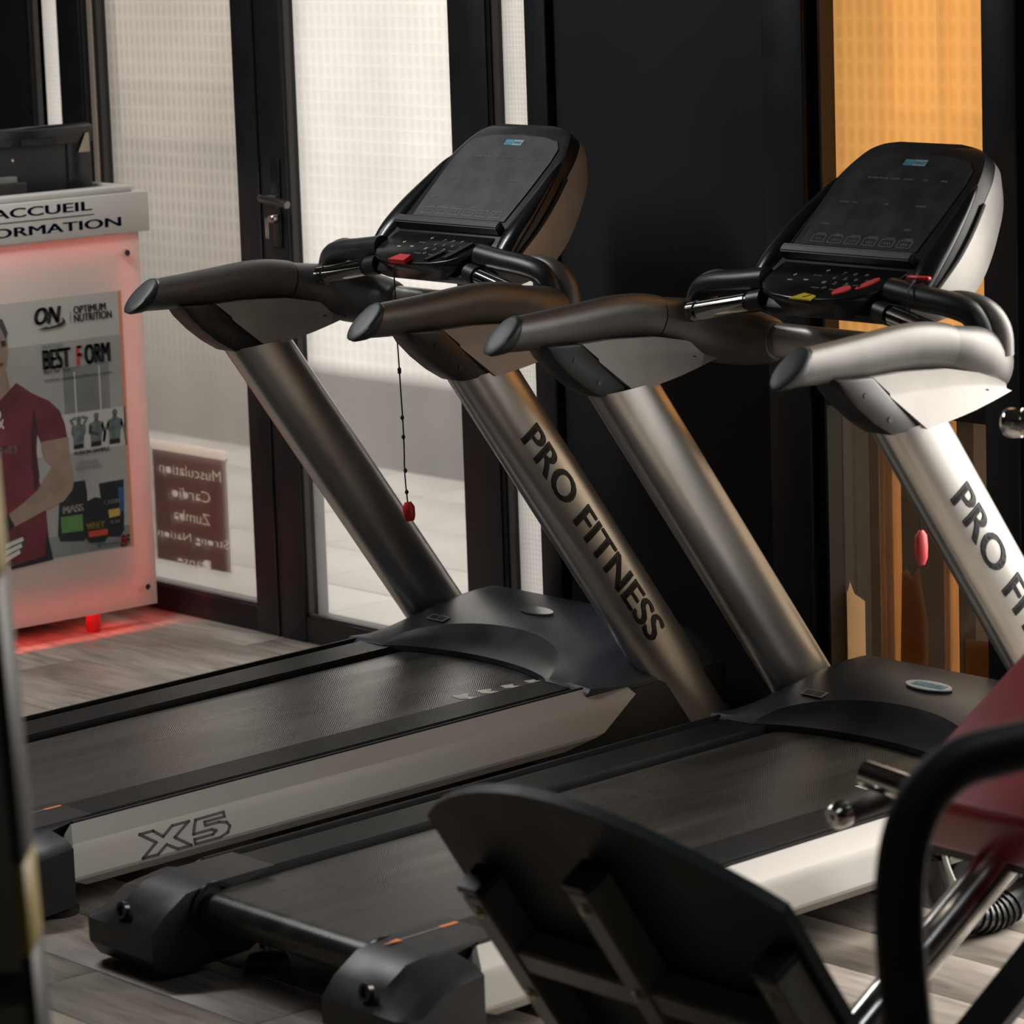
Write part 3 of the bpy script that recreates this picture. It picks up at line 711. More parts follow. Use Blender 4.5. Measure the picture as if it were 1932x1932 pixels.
    from_bm('reading_ledge', bm, 'black_plastic', T, 40)
    # ---- control deck (half-moon) in front of the display
    kO = Vector((0, .60, 1.175)); kU = Vector((0, 1, .4)).normalized(); kN = Vector((0, -.4, 1)).normalized()
    kp = Plane(kO, (1, 0, 0), kU)
    half = [(.170, .020), (.172, -.02), (.166, -.065), (.152, -.098), (.126, -.122), (.085, -.137), (.04, -.143)]
    outl = [(-.04, -.143), (-.085, -.137), (-.126, -.122), (-.152, -.098), (-.166, -.065), (-.172, -.02), (-.170, .020)]
    outl = half+outl
    bm = bmesh.new(); rings = []
    for sc_, hh in ((.965, 0), (.99, -.0015), (1.0, -.006), (.985, -.016), (.96, -.030), (.93, -.052)):
        rings.append([bm.verts.new(kp.at(x*sc_, (y+.05)*sc_-.05+(.0 if sc_ > .96 else .012), hh)) for x, y in outl])
    n_ = len(outl)
    for r0, r1 in zip(rings, rings[1:]):
        for k in range(n_): bm.faces.new((r0[k], r0[(k+1) % n_], r1[(k+1) % n_], r1[k]))
    bm.faces.new(rings[0]); bm.faces.new(rings[-1][::-1])
    cdk = from_bm('control_deck', bm, 'black_gloss', T, 50)
    prism('console_neck', [(.505, 1.090), (.56, 1.068), (.66, 1.072), (.73, 1.13), (.70, 1.20), (.62, 1.185), (.54, 1.13)], 'x', -.172, .172, 'black_plastic', T, .012)
    marks = [('7', .020, -.042), ('8', .050, -.042), ('9', .080, -.042), ('4', .010, -.062), ('5', .040, -.062), ('6', .070, -.062), ('1', .000, -.082), ('2', .030, -.082), ('3', .060, -.082), ('0', .018, -.102), ('+', -.030, -.036), ('+', -.098, -.062), ('-', -.095, -.080), ('-', -.055, -.075)]
    for c, x, y in marks:
        text('key_print', c, kp, x, y, .009 if c not in '-' else .012, .009 if c not in '-' else .003, 'print_white' if c in '+-' else 'print_grey', cdk, h0=.0004)
    for c, x, y in (('ENTER', -.045, -.056), ('START', .100, -.060), ('STOP', .085, -.082), ('MODE', -.010, -.102), ('CLEAR', .040, -.104)):
        text('key_print', c, kp, x, y, .022, .004, 'print_grey', cdk, h0=.0004)
    if first:
        for (cx, cy, L_, wd) in ((.070, -.112, .040, .014), (.118, -.082, .072, .017)):
            o_ = flat('stop_key', [(cx-wd/2-.004, cy-L_/2), (cx+wd/2-.004, cy-L_/2), (cx+wd/2+.012, cy+L_/2), (cx-wd/2+.012, cy+L_/2)], kp, 'black_soft', cdk, .0004, .006)
    else:
        flat('stop_key', ellipse(.076, -.104, .013, .020, rot=-.5), kp, 'red_key', cdk, .0004, .003)
        flat('stop_key', ellipse(.118, -.072, .009, .027, rot=-.40), kp, 'red_key', cdk, .0004, .003)
        flat('key_hole', ellipse(.109, -.086, .003, .004), kp, 'print_dark', cdk, .0036)
        tg = flat('safety_socket', [(-.022, -.152), (.034, -.152), (.034, -.134), (-.002, -.128)], kp, 'yellow_tag', cdk, .0006, .003)
        flat('socket_print', [(.008, -.146), (.012, -.146), (.024, -.134), (.020, -.134)], kp, 'print_dark', tg, .0037)
    # ---- pulse grips
    for s in (-1, 1):
        a = Vector((s*.172, .522, 1.100)); b_ = Vector((s*.352, .505, 1.066)); d = b_-a
        g = rod('pulse_grip', a, b_, .0185, 'black_gloss', T)
        for (t0, t1, r) in ((.16, .86, .0205), (.90, 1.0, .0215)):
            rod('contact_plate', a+d*t0, a+d*t1, r, 'chrome', g, 24)
        rod('grip_socket', a-d*.08, a+d*.10, .0225, 'black_plastic', g)
    return T

def mark_x5(pl, parent):
    t = .0045
    def stroke(pts, closed=True, th=.0056):
        n = len(pts)
        for i in range(n if closed else n-1):
            a = Vector(pts[i]); b_ = Vector(pts[(i+1) % n]); d = (b_-a).normalized(); p = Vector((-d.y, d.x))*th/2
            e = d*th*.4
            flat('rail_mark', [tuple(a-e-p), tuple(b_+e-p), tuple(b_+e+p), tuple(a-e+p)], pl, 'print_dark', parent, .0004, .0006)
    s = 1.0; H = .050
    x = 0.0
    X = [(0, H), (.032, H), (.052, H*.66), (.078, H), (.118, H), (.078, H*.50), (.112, 0), (.080, 0), (.056, H*.30), (.032, 0), (-.004, 0), (.034, H*.5)]
    stroke([(a, .002+b*.94) for a, b in X])
    S5 = [(.128, H*.98), (.196, H*1.0), (.196, H*.80), (.148, H*.80), (.148, H*.64), (.180, H*.64), (.198, H*.55), (.204, H*.36), (.196, H*.12), (.176, 0), (.116, 0), (.116, H*.2), (.160, H*.2), (.170, H*.32), (.160, H*.42), (.116, H*.42)]
    stroke([(a+.006, .002+b*.94) for a, b in S5])

T2 = make_treadmill('silver treadmill with a pale blue oval badge, nearest the red padded machine', False)
T1 = make_treadmill('silver and black treadmill standing in front of the white glass door', True)
T1.location = (-1.21, -.02, 0)
T1['group'] = T2['group'] = 'treadmills in a row'

# safety cords
c1 = empty('safety_cord', (-1.21, -.02, 0)); tag(c1, 'thin black knotted safety cord with red clip hanging from the treadmill at the glass door', 'cord')
kO = Vector((0, .60, 1.175)); kp = Plane(kO, (1, 0, 0), (0, 1, .4))
flat('magnet_key', [(-.034, -.156), (.022, -.156), (.018, -.130), (-.020, -.130)], kp, 'red_plastic', c1, .003, .010)
pt = kp.at(-.004, -.158, 0); cl = []
for k in range(9):
    zz = pt.z-.004-(pt.z-.595)*k/8; cl.append((pt.x+.018*k/8+.003*math.sin(k*1.7), pt.y-.012+.002*math.cos(k*2.1), zz))
tube('cord', [tuple(pt)]+cl, .0016, 'black_soft', c1, 6, 3, ref=(0, 1, 0))
for k, t in enumerate((.30, .42, .43, .62, .70, .84, .93)):
    zz = pt.z-.004-(pt.z-.585)*t; lathe('knot', [(.001, -.006), (.0042, -.002), (.0042, .002), (.001, .006)], 'black_soft', c1, (pt.x+.018*t, pt.y-.012, zz), seg=8)
e = cl[-1]
ck = sweep('clip', [(e[0], e[1], e[2]+.006, .006, .008), (e[0]+.002, e[1], e[2]-.006, .010, .016), (e[0]+.004, e[1], e[2]-.026, .010, .015), (e[0]+.007, e[1], e[2]-.036, .006, .010)], 'red_plastic', c1, 14, ref=(0, 1, 0))
c2 = empty('safety_cord', (0, 0, 0)); tag(c2, 'black safety cord with bright red clip slung over the arm of the badge treadmill', 'cord')
p0 = Vector((.232, .555, 1.172))
box('clip_bar', (.205, .548, 1.163), (.262, .560, 1.171), 'red_plastic', c2, .003)
tube('cord', [(p0.x, p0.y-.004, 1.168), (.240, .520, 1.150), (.246, .512, 1.125), (.248, .512, 1.09), (.248, .514, 1.0), (.248, .516, .9), (.256, .518, .78), (.262, .520, .685)], .0016, 'black_soft', c2, 6, 4, ref=(0, 1, 0))
sweep('clip', [(.262, .520, .687, .004, .006), (.262, .520, .677, .009, .014), (.262, .520, .655, .010, .016), (.263, .520, .633, .009, .014), (.263, .520, .620, .004, .008)], 'red_key', c2, 16, ref=(0, 1, 0))
# ================================================================== reception counter
XF = -2.98                                 # counter body face
RC = empty('reception_counter', (-3.3, .5, 0)); tag(RC, 'white reception counter with frosted front lit red along its edges', 'counter')
def rc(o):
    o.location = o.location-Vector((-3.3, .5, 0)); o.parent = RC; return o
YR = .955; YL = -.35
rc(box('body', (-3.62, YL+.03, .08), (XF-.036, YR-.03, 1.04), 'body_grey', None, .004))
for (x, y) in ((-3.02, .78), (-3.02, -.2), (-3.55, .78), (-3.55, -.2)): rc(lathe('caster', [(.018, 0), (.020, .02), (.016, .08)], 'red_plastic', None, (x, y, 0), seg=14))
pnl = rc(box('front_panel', (XF, YL, .055), (XF+.010, YR, 1.0515), 'acrylic', None, .002))
hdr = rc(box('header', (XF-.03, YL, 1.052), (XF+.022, YR+.028, 1.158), 'counter_white', None, .003))
rc(box('worktop', (-3.64, YL, 1.05), (XF-.03, YR+.01, 1.085), 'desk_black', None, .004))
rc(box('rim', (XF-.028, YL, 1.158), (XF+.018, YR-.02, 1.176), 'counter_white', None, .004))
rc(box('rim', (-3.64, YR-.012, 1.085), (XF-.02, YR+.012, 1.172), 'counter_white', None, .004))
lt = .007
for (a, b) in (((XF-.034, YL+.02, .086), (XF-.029, YR-.034, .098)), ((XF-.034, YL+.02, 1.022), (XF-.029, YR-.034, 1.034)), ((XF-.034, YR-.046, .10), (XF-.029, YR-.034, 1.02))):
    rc(box('led_strip', a, b, 'led_red'))
for (y, z) in ((.905, 1.000), (.915, .108), (YL+.06, 1.0), (YL+.06, .108)):
    rc(lathe('stud', [(.007, -.05), (.007, .004), (.011, .006), (.011, .014), (.008, .019)], 'chrome', None, (XF+.008, y, z), (1, 0, 0), 16))
hp2 = Plane((XF+.0222, 0, 0), (0, 1, 0), (0, 0, 1))
def on_header(u, v): p = ray_to(u, v, 'x', XF+.022); return p.y, p.z
def htext(body, r_u, r_v, l_u, l_v, cap, bold):
    y1, z1 = on_header(r_u, r_v); y0, z0 = on_header(l_u, l_v)
    return rc(text('lettering', body, hp2, y0, z1, y1-y0, cap, 'navy_print', None, bold))
yI1, zI = on_header(229, 426); yA1, zA = on_header(174, 396)
rc(text('lettering', 'INFORMATION', hp2, yI1-.505, zI, .505, .024, 'navy_print', None, .012))
rc(text('lettering', 'ACCUEIL', hp2, yA1-.306, zA, .306, .024, 'navy_print', None, .012))
rc(flat('lettering', [(yA1-.33, zA-.013), (yA1+.005, zA-.013), (yA1+.005, zA-.0105), (yA1-.33, zA-.0105)], hp2, 'print_dark'))

# ---- monitor on the counter, back turned to the room
MN = empty('monitor', (-3.27, .72, 1.085)); tag(MN, 'black computer monitor on the reception counter, its back to the room', 'monitor')
def mn(o): o.location = o.location-MN.location; o.parent = MN; return o
mn(box('back_shell', (-3.285, .44, 1.14), (-3.25, 1.0, 1.318), 'black_plastic', None, .006))
mn(prism('top_ridge', [(-3.295, 1.30), (-3.243, 1.286), (-3.240, 1.33), (-3.262, 1.338), (-3.295, 1.335)], 'y', .435, 1.005, 'black_gloss', None, .003))
mn(box('side_rib', (-3.252, .925, 1.13), (-3.246, 1.0, 1.30), 'black_gloss', None, .002))
mn(flat('corner_label', [(.955, 1.262), (.990, 1.262), (.990, 1.312), (.980, 1.312)], Plane((-3.238, 0, 0), (0, 1, 0), (0, 0, 1)), 'paper_torn', None, 0, .001))
for k in range(3): mn(box('vent', (-3.2395, .50+.14*k, 1.292), (-3.238, .61+.14*k, 1.306), 'print_dark'))
mn(lathe('screw', [(.005, 0), (.004, .003)], 'chrome_worn', None, (-3.25, .757, 1.255), (1, 0, 0), 10))
mn(box('stand', (-3.30, .66, 1.085), (-3.22, .78, 1.20), 'black_plastic', None, .006)); mn(box('stand_base', (-3.36, .58, 1.085), (-3.16, .86, 1.097), 'black_plastic', None, .004))
mn(box('port_cover', (-3.25, .58, 1.185), (-3.225, .755, 1.215), 'grey_steel', None, .003))

MN.location += Vector((.15, -.0975, .0))
# ---- poster on the front panel (flat print)
XP = XF+.0102
pp = Plane((XP, 0, 0), (0, 1, 0), (0, 0, 1))
def q(u, v): p = ray_to(u, v, 'x', XP); return (p.y, p.z)
tr_, br_ = q(226, 548), q(254, 1030)
PR = (tr_[0]+br_[0])/2; PT = tr_[1]; PB_ = br_[1]; PLf = PR-.62
PO = tag(empty('poster', (XP, PR-.31, PB_)), 'sports nutrition poster with man in maroon shirt on the counter front', 'poster')
lay = [0]
def pr(o): o.location = o.location-PO.location; o.parent = PO; return o
def ink(name, pts, mat, layer, px=True):
    return pr(flat(name, [q(*p) for p in pts] if px else pts, pp, mat, None, .0003*layer, .00025))
def ptxt(body, u0, v0, u1, v1, cap, mat, bold=0, shear=0, layer=8):
    """left-bottom pixel to right-bottom pixel"""
    a = q(u0, v0); b_ = q(u1, v1); z = (a[1]+b_[1])/2
    return pr(text('poster_print', body, pp, a[0], z, b_[0]-a[0], cap, mat, None, bold, shear, .0003*layer, thick=.00025))
ink('sheet', [(PLf, PB_), (PR, PB_), (PR, PT), (PLf, PT)], 'ink_paper', 0, False)
zb = q(180, 740)[1]; zm = q(180, 800)[1]; zl = q(180, 900)[1]
def band(y0, y1, z0, z1, m, l): return ink('poster_print', [(y0, z0), (y1, z0), (y1, z1), (y0, z1)], m, l, False)
yb0 = q(60, 700)[0]
z_top3, z_bot3 = q(150, 778)[1], q(180, 848)[1]
band(PLf, PR-.006, z_top3, q(150, 640)[1], 'ink_pale', 1); band(q(118, 700)[0], q(205, 700)[0], z_top3, q(150, 690)[1], 'ink_grey', 2)
band(q(138, 700)[0], q(141, 700)[0], z_top3, q(150, 700)[1], 'ink_paper', 3); band(q(185, 700)[0], q(188, 700)[0], z_top3, q(180, 690)[1], 'ink_paper', 3)
band(PLf, PR-.004, PB_+.004, q(180, 1000)[1], 'ink_grey', 1); band(PLf, PR-.004, q(180, 1000)[1], z_bot3, 'ink_pale', 1)
band(q(120, 800)[0], PR-.006, z_bot3, z_top3, 'ink_paper', 2)
# orange edge of the print
for e0, e1 in (((PR-.010, PB_), (PR, PT)), ): band(e0[0], e1[0], e0[1], e1[1], 'ink_orange', 2)
# the man
ink('poster_print', [(-70, 640), (-52, 612), (-20, 600), (2, 607), (12, 630), (15, 660), (12, 690), (5, 708), (-12, 720), (-34, 716), (-56, 700), (-66, 672)], 'ink_skin', 4)
ink('poster_print', [(-72, 640), (-54, 606), (-18, 596), (4, 603), (14, 628), (10, 640), (0, 618), (-22, 612), (-50, 622), (-64, 650)], 'ink_dark', 5)
ink('poster_print', [(0, 644), (9, 642), (11, 652), (3, 655)], 'ink_black', 6); ink('poster_print', [(-10, 686), (6, 684), (5, 690), (-8, 692)], 'ink_skin_dark', 6)
ink('poster_print', [(-40, 700), (12, 700), (18, 730), (25, 745), (-6, 765), (-50, 748)], 'ink_skin', 3)
ink('poster_print', [(-150, 790), (-120, 760), (-60, 742), (-40, 752), (-8, 764), (30, 722), (60, 742), (92, 756), (112, 775), (122, 800), (127, 830), (77, 836), (70, 820), (66, 850), (72, 900), (86, 960), (90, 1000), (95, 1050), (-110, 1092), (-118, 1000), (-100, 900), (-140, 860)], 'ink_maroon', 4)
ink('poster_print', [(62, 770), (70, 800), (68, 850), (74, 900), (66, 930), (60, 880), (58, 820)], 'ink_maroon_dark', 5)
ink('poster_print', [(77, 834), (128, 824), (131, 860), (139, 905), (136, 924), (120, 945), (80, 965), (42, 986), (26, 994), (16, 970), (40, 952), (70, 925), (98, 880), (84, 868), (78, 850)], 'ink_skin', 5)
ink('poster_print', [(14, 968), (27, 992), (14, 1002), (4, 984)], 'ink_black', 6)
ink('poster_print', [(4, 1024), (40, 1012), (46, 1030), (30, 1050), (6, 1062)], 'ink_dark', 6)
for k in range(3): ink('poster_print', [(8, 1027+k*13), (42-3*k, 1013+k*12), (44-3*k, 1020+k*12), (8, 1036+k*13)], 'ink_white', 7)
ink('poster_print', [(20, 1068), (84, 1050), (88, 1000), (100, 1056), (20, 1075)], 'ink_black', 5)
ptxt('STRENGTH', -70, 866, 30, 856, .018, 'ink_white', .01, layer=7)
ptxt('&', -10, 812, 8, 809, .05, 'ink_white', .0, layer=7)
# logos and lines of print
ptxt('ON', 64, 615, 116, 607, .044, 'ink_black', .03, .25)
arc = [(116, 598), (122, 604), (122, 610), (114, 616), (96, 620), (84, 622), (70, 622), (90, 615), (88, 618), (108, 612), (117, 606)]
ink('poster_print', arc, 'ink_black', 9)
ptxt('OPTIMUM', 138, 593, 199, 584, .020, 'ink_dark', .015); ptxt('NUTRITION', 139, 609, 210, 598, .020, 'ink_dark', .015)
ink('poster_print', [(131, 588), (132, 588), (133, 610), (132, 610)], 'ink_dark', 8)
ptxt('PARTNER', 79, 659, 118, 653, .010, 'ink_grey')
ptxt('BEST', 80, 698, 134, 692, .052, 'ink_black', .04); ptxt('F', 144, 690, 156, 688, .052, 'ink_red', .04); ptxt('ORM', 159, 688, 208, 681, .052, 'ink_black', .04)
ptxt('Best for You', 82, 706, 132, 700, .012, 'ink_dark'); ptxt('www.mybestform.com', 83, 722, 210, 706, .010, 'ink_dark')
ptxt('FUSION SAMPLE', 140, 858, 206, 850, .010, 'ink_dark', .01); ptxt('OPTIMUM', 144, 878, 184, 872, .010, 'ink_grey'); ptxt('NUTRITION', 143, 888, 190, 881, .010, 'ink_grey')
# three small monochrome figures
def figure(cx, cy, s, pose):
    P = lambda pts: [(cx+a*s, cy+b*s-(a*s)*.16) for a, b in pts]
    ink('poster_print', P(ellipse(0, -27, 5, 6.5, 14)), 'ink_mono', 4)
    ink('poster_print', P([(-3, -22), (3, -22), (5, -16), (14, -13), (15, 0), (11, 10), (10, 30), (-10, 30), (-11, 10), (-15, 0), (-14, -13), (-5, -16)]), 'ink_mono', 4)
    if pose == 0:
        for sx in (-1, 1): ink('poster_print', P([(sx*12, -14), (sx*20, -28), (sx*6, -34), (sx*5, -29), (sx*13, -26), (sx*8, -15)]), 'ink_mono', 4)
    elif pose == 1:
        ink('poster_print', P([(-14, -10), (-15, 6), (2, 12), (3, 7), (-9, 2), (-7, -8)]), 'ink_dark', 5); ink('poster_print', P([(13, -13), (20, 10), (17, 27), (13, 26), (15, 8), (9, -6)]), 'ink_mono', 4)
    else:
        for sx in (-1, 1): ink('poster_print', P([(sx*13, -13), (sx*21, 6), (sx*23, 26), (sx*19, 26), (sx*16, 6), (sx*10, -4)]), 'ink_mono', 4)
    ink('poster_print', P([(-10, 24), (10, 24), (10.5, 33), (-10.5, 33)]), 'ink_black', 5)
figure(148, 816, .92, 0); figure(181, 810, .95, 1); figure(216, 804, .98, 2)
# product tubs
def tub(pts, m, l): return ink('poster_print', pts, m, l)
tub([(112, 930), (118, 912), (160, 906), (164, 930), (166, 1010), (158, 1020), (114, 1022), (109, 1010)], 'ink_black', 3)
tub([(114, 976), (155, 970), (157, 1001), (116, 1006)], 'ink_green', 4); ptxt('MASS', 118, 970, 157, 963, .019, 'ink_white', .02)
tub([(186, 912), (233, 904), (234, 1000), (226, 1012), (200, 1012), (192, 960)], 'ink_black', 3); tub([(222, 920), (233, 918), (233, 960), (226, 968)], 'ink_blue', 4)
tub([(204, 962), (225, 958), (226, 972), (206, 977)], 'ink_yellow', 4); ptxt('CASEIN', 196, 953, 225, 948, .012, 'ink_white', .01); ptxt('BCAA', 208, 988, 226, 985, .009, 'ink_white', .01)
tub([(163, 946), (178, 938), (192, 940), (200, 960), (204, 1010), (196, 1022), (168, 1024), (159, 1010), (158, 966)], 'ink_black', 5)
ptxt('WHEY', 162, 1000, 197, 994, .017, 'ink_yellow', .02); tub([(166, 1003), (202, 997), (203, 1008), (167, 1014)], 'ink_red', 6)
ptxt('BF', 227, 1034, 246, 1026, .030, 'ink_red', .02, .2); tub([(185, 1026), (191, 1025), (191, 1031), (185, 1032)], 'ink_blue', 4); ptxt('facebook.com/bestform', 193, 1030, 224, 1024, .007, 'ink_dark')

# ---- sign stuck on the outside of the grey pane, read from the street (so mirrored here)
YS = YW+.042
def g(u, v): p = ray_to(u, v, 'y', YS); return (p.x, p.z)
sx1, sz1 = g(430, 866); sx0 = g(285, 850)[0]; sz0 = g(425, 1080)[1]
SG = tag(empty('window_sign', ((sx0+sx1)/2, YS, sz0)), 'faded maroon class list sign stuck on the outside of the grey window', 'sign')
gp_ = Plane((0, YS, 0), (1, 0, 0), (0, 0, 1))
def sg(o): o.location = o.location-SG.location; o.parent = SG; return o
for a, b_ in (((sx0, sz1-.006), (sx1, sz1+.022)), ((sx1-.006, sz0), (sx1, sz1)), ((sx0, sz0), (sx0+.006, sz1))): sg(box('border', (a[0], YS-.003, a[1]), (b_[0], YS-.0012, b_[1]), 'sign_pale'))
wS = sx1-sx0
# the letters are cut out of the maroon film and filled with pale film
board = flat('board', [(sx0+.007, sz0+.001), (sx1-.007, sz0+.001), (sx1-.007, sz1-.007), (sx0+.007, sz1-.007)], gp_, 'sign_maroon', None, -.0004, .0008)
cut = bmesh.new(); letters = []
for i, (t, k) in enumerate((('Musculation', .80), ('Cardio', .50), ('Zumba', .48), ('Strong Nation', .92), ('Danse', .44))):
    z_ = sz1-.068-i*.062
    lt_ = text('lettering', t, gp_, sx0+wS*(1-k)/2, z_, wS*k, .030 if i != 4 else .028, 'sign_pale', None, 0, h0=-.0003, mirror=True, thick=.0008)
    letters.append(lt_)
    ct = text('cutter', t, gp_, sx0+wS*(1-k)/2, z_, wS*k, .030 if i != 4 else .028, 'sign_pale', None, 0, h0=-.002, mirror=True, thick=.004)
    md = board.modifiers.new('cut', 'BOOLEAN'); md.operation = 'DIFFERENCE'; md.solver = 'EXACT'; md.object = ct; ct['_c'] = 1
dg = bpy.context.evaluated_depsgraph_get(); nm = bpy.data.meshes.new_from_object(board.evaluated_get(dg)); board.modifiers.clear(); board.data = nm
for o in [o for o in bpy.data.objects if o.get('_c')]: bpy.data.objects.remove(o)
sg(board)
for o in letters: sg(o)
# (the sign's print faces the glass; lettering reads from the street)

# ---- outside the amber window
def am(u, v, y): p = ray_to(u, v, 'y', y); return p.x, p.z
ya = YW+.20
x0 = am(1590, 1200, ya)[0]; x1 = am(1633, 1200, ya)[0]; zc = am(1610, 1105, ya)[1]
PI_ = tag(empty('film_strip_pipe', ((x0+x1)/2, ya, 0)), 'dark pipe outside the amber window standing in for a tinted film strip', 'pipe')  # pipe shape stands in for the darker tinted film on the pane
rr_ = (x1-x0)/2
o = lathe('pipe_lower', [(rr_, 0), (rr_, zc)], 'pipe_dark', PI_, seg=20)
bm = bmesh.new(); seg = 24; lo = []; hi = []
for k in range(seg):
    a = 2*math.pi*k/seg; jag = .03*random.random()+.03*math.sin(a*2+1)
    lo.append(bm.verts.new((rr_*1.03*math.cos(a), rr_*1.03*math.sin(a), zc-.02+jag))); hi.append(bm.verts.new((rr_*1.03*math.cos(a), rr_*1.03*math.sin(a), 2.4)))
for k in range(seg): bm.faces.new((lo[k], lo[(k+1) % seg], hi[(k+1) % seg], hi[k]))
from_bm('pipe_wrap', bm, 'pipe_dark', PI_); lathe('pipe_core', [(rr_*.98, zc), (rr_*.98, 2.4)], 'pipe_dark', PI_, seg=16)
yb_ = YW+.30
for (ua, ub, mt, lb) in ((1660, 1671, 'wood_gold', 'golden timber batten outside the amber window, nearest the dark pipe'), (1676, 1686, 'wood_gold', 'golden timber batten standing between two others outside the amber window'), (1780, 1792, 'wood_gold', 'golden timber batten outside the amber window, farthest from the dark pipe')):
    xa = am(ua, 1100, yb_)[0]; xb = am(ub, 1100, yb_)[0]
    tag(box('timber_post', (xa, yb_, 0), (xb, yb_+.03, 2.3), mt, None, .003), lb, 'batten', 'battens outside the amber window')
SH = box('street_shutter', (-1.45, YW+.60, 0), (-.68, YW+.65, .82), 'brown_panel'); tag(SH, 'dark brown panel standing behind the amber window', 'panel')
for (ua, ub, yy, lb) in ((1584, 1636, YW+.27, 'dark upright board behind the upper amber pane'),):
    tag(box('dark_board', (am(ua, 150, yy)[0], yy, .90), (am(ub, 150, yy)[0], yy+.02, 2.3), 'brown_panel', None, .003), lb, 'board')
# torn paper left on the lower amber pane
yp = YW+.0405
for lb, mt, pts in zip(('pale torn film strip on the lower window pane beside the black wall', 'tall torn brown film strip stuck to the lower window pane', 'squarish brown film patch stuck to the lower window pane'), ('film_pale', 'film_brown', 'film_brown'), ([(1592, 1262), (1588, 1108), (1592, 1092), (1599, 1118), (1604, 1098), (1612, 1120), (1632, 1134), (1634, 1262)], [(1700, 1250), (1702, 1080), (1712, 1072), (1722, 1090), (1734, 1070), (1740, 1110), (1752, 1180), (1752, 1262)], [(1822, 1205), (1872, 1212), (1872, 1290), (1822, 1285)])):
    pl_ = Plane((0, yp, 0), (1, 0, 0), (0, 0, 1)); P2 = [am(u, v, yp) for u, v in pts]
    cx = sum(p[0] for p in P2)/len(P2); o = flat('torn_film', [(a-cx, b_) for a, b_ in P2], Plane((0, 0, 0), (1, 0, 0), (0, 0, 1)), mt, None, 0, .0006)
    o.location = (cx, yp, 0); tag(o, lb, 'film', 'film remnants on the window')
# ================================================================== hack squat machine (red padded sled)
def pix(u, v, d): return CAM+(rt2*((u-966)/FPX)+up2*(-(v-966)/FPX)+fw)*d
HS = empty('hack_squat_machine', (1.25, -.6, 0)); tag(HS, 'black hack squat machine with red inclined pad and chrome guide rods', 'gym machine')
def hs(o): o.location = o.location-HS.location; o.parent = HS; return o
# foot plate: horizontal along x, leaning; we look at its underside
TL = ray_to(805, 1540, 'y', -1.20); TR = ray_to(1475, 1720, 'y', -1.20)
ux = Vector((1, 0, 0)); dn = Vector((0, .153, -.236)).normalized(); nb = Vector((0, -.839, -.544))     # nb: towards the underside
nb = Vector((0, dn.z, -dn.y)); nb = nb if nb.y < 0 else -nb
W_ = (TR-TL).x; ztop = (TL.z+TR.z)/2
OP = Vector((TL.x, -1.20, ztop))
fp = Plane(OP, ux, -dn)                      # right = x, up = up the board ; normal:
arcp = []
for k in range(0, 17):
    t = k/16; arcp.append((W_*t, .135*math.sin(math.pi*min(t*1.0, 1))**.8*(1-.35*t)))
poly = arcp+[(W_, -.62), (0, -.62)]
sgn = 1 if fp.n.dot(nb) > 0 else -1
bm = bmesh.new()
A = [bm.verts.new(fp.at(x, y, 0)) for x, y in poly]; B = [bm.verts.new(fp.at(x, y, -sgn*.018)) for x, y in poly]
bm.faces.new(A); bm.faces.new(B[::-1])
for i in range(len(poly)): bm.faces.new((A[i], B[i], B[(i+1) % len(poly)], A[(i+1) % len(poly)]))
bd = hs(from_bm('foot_board', bm, 'board_black', None, 30))
bd.data.materials.append(MAT['board_edge'])
for p in bd.data.polygons:
    if abs(p.normal.dot(nb)) < .5: p.material_index = 1
def bbox_on(name, x0, x1, y0, y1, h0, h1, mat, bev=.004):
    bm = bmesh.new(); vs = []
    for x in (x0, x1):
        for y in (y0, y1):
            for h in (h0, h1): vs.append(bm.verts.new(fp.at(x, y, sgn*h)))
    for f in ((0, 1, 3, 2), (4, 6, 7, 5), (0, 4, 5, 1), (2, 3, 7, 6), (0, 2, 6, 4), (1, 5, 7, 3)): bm.faces.new([vs[i] for i in f])
    bmesh.ops.recalc_face_normals(bm, faces=bm.faces); bmesh.ops.bevel(bm, geom=list(bm.edges), offset=bev, segments=2, affect='EDGES')
    return hs(from_bm(name, bm, mat, None, 50))
def on_board(u, v, h=.05):
    d = rt2*((u-966)/FPX)+up2*(-(v-966)/FPX)+fw; o = OP+nb*h; t = nb.dot(o-CAM)/nb.dot(d); p = CAM+d*t-OP
    return p.dot(ux), p.dot(-dn)
HT = .058; TWD = .048
for (u, v) in ((885, 1690), (1085, 1685), (1440, 1850)):
    a, b_ = on_board(u, v, HT)
    bbox_on('frame_tube', a-TWD/2, a+TWD/2, -.66, b_, .004, HT, 'grey_steel'); bbox_on('tube_plug', a-TWD/2-.001, a+TWD/2+.001, b_, b_+.014, .003, HT+.001, 'black_plastic', .003)
    for yy in (b_-.035, b_-.21):
        c = fp.at(a, yy, sgn*HT); hs(lathe('bolt', [(.011, 0), (.011, .003), (.006, .004), (.006, .007)], 'bolt_brass', None, c, nb, 8))
a0, b0 = on_board(990, 1790, HT); a1, b1 = on_board(1130, 1860, HT)
xs = [on_board(885, 1690, HT)[0], on_board(1440, 1850, HT)[0]]
bbox_on('cross_tube', xs[0], xs[1], (b0+b1)/2-.05, (b0+b1)/2-.002, .006, HT-.004, 'grey_steel')
bl = fp.at(W_*.5, -.62, 0)
# incline direction of the sled
ID = Vector((0, .86, .51)).normalized(); IN = Vector((0, -.51, .86)).normalized()
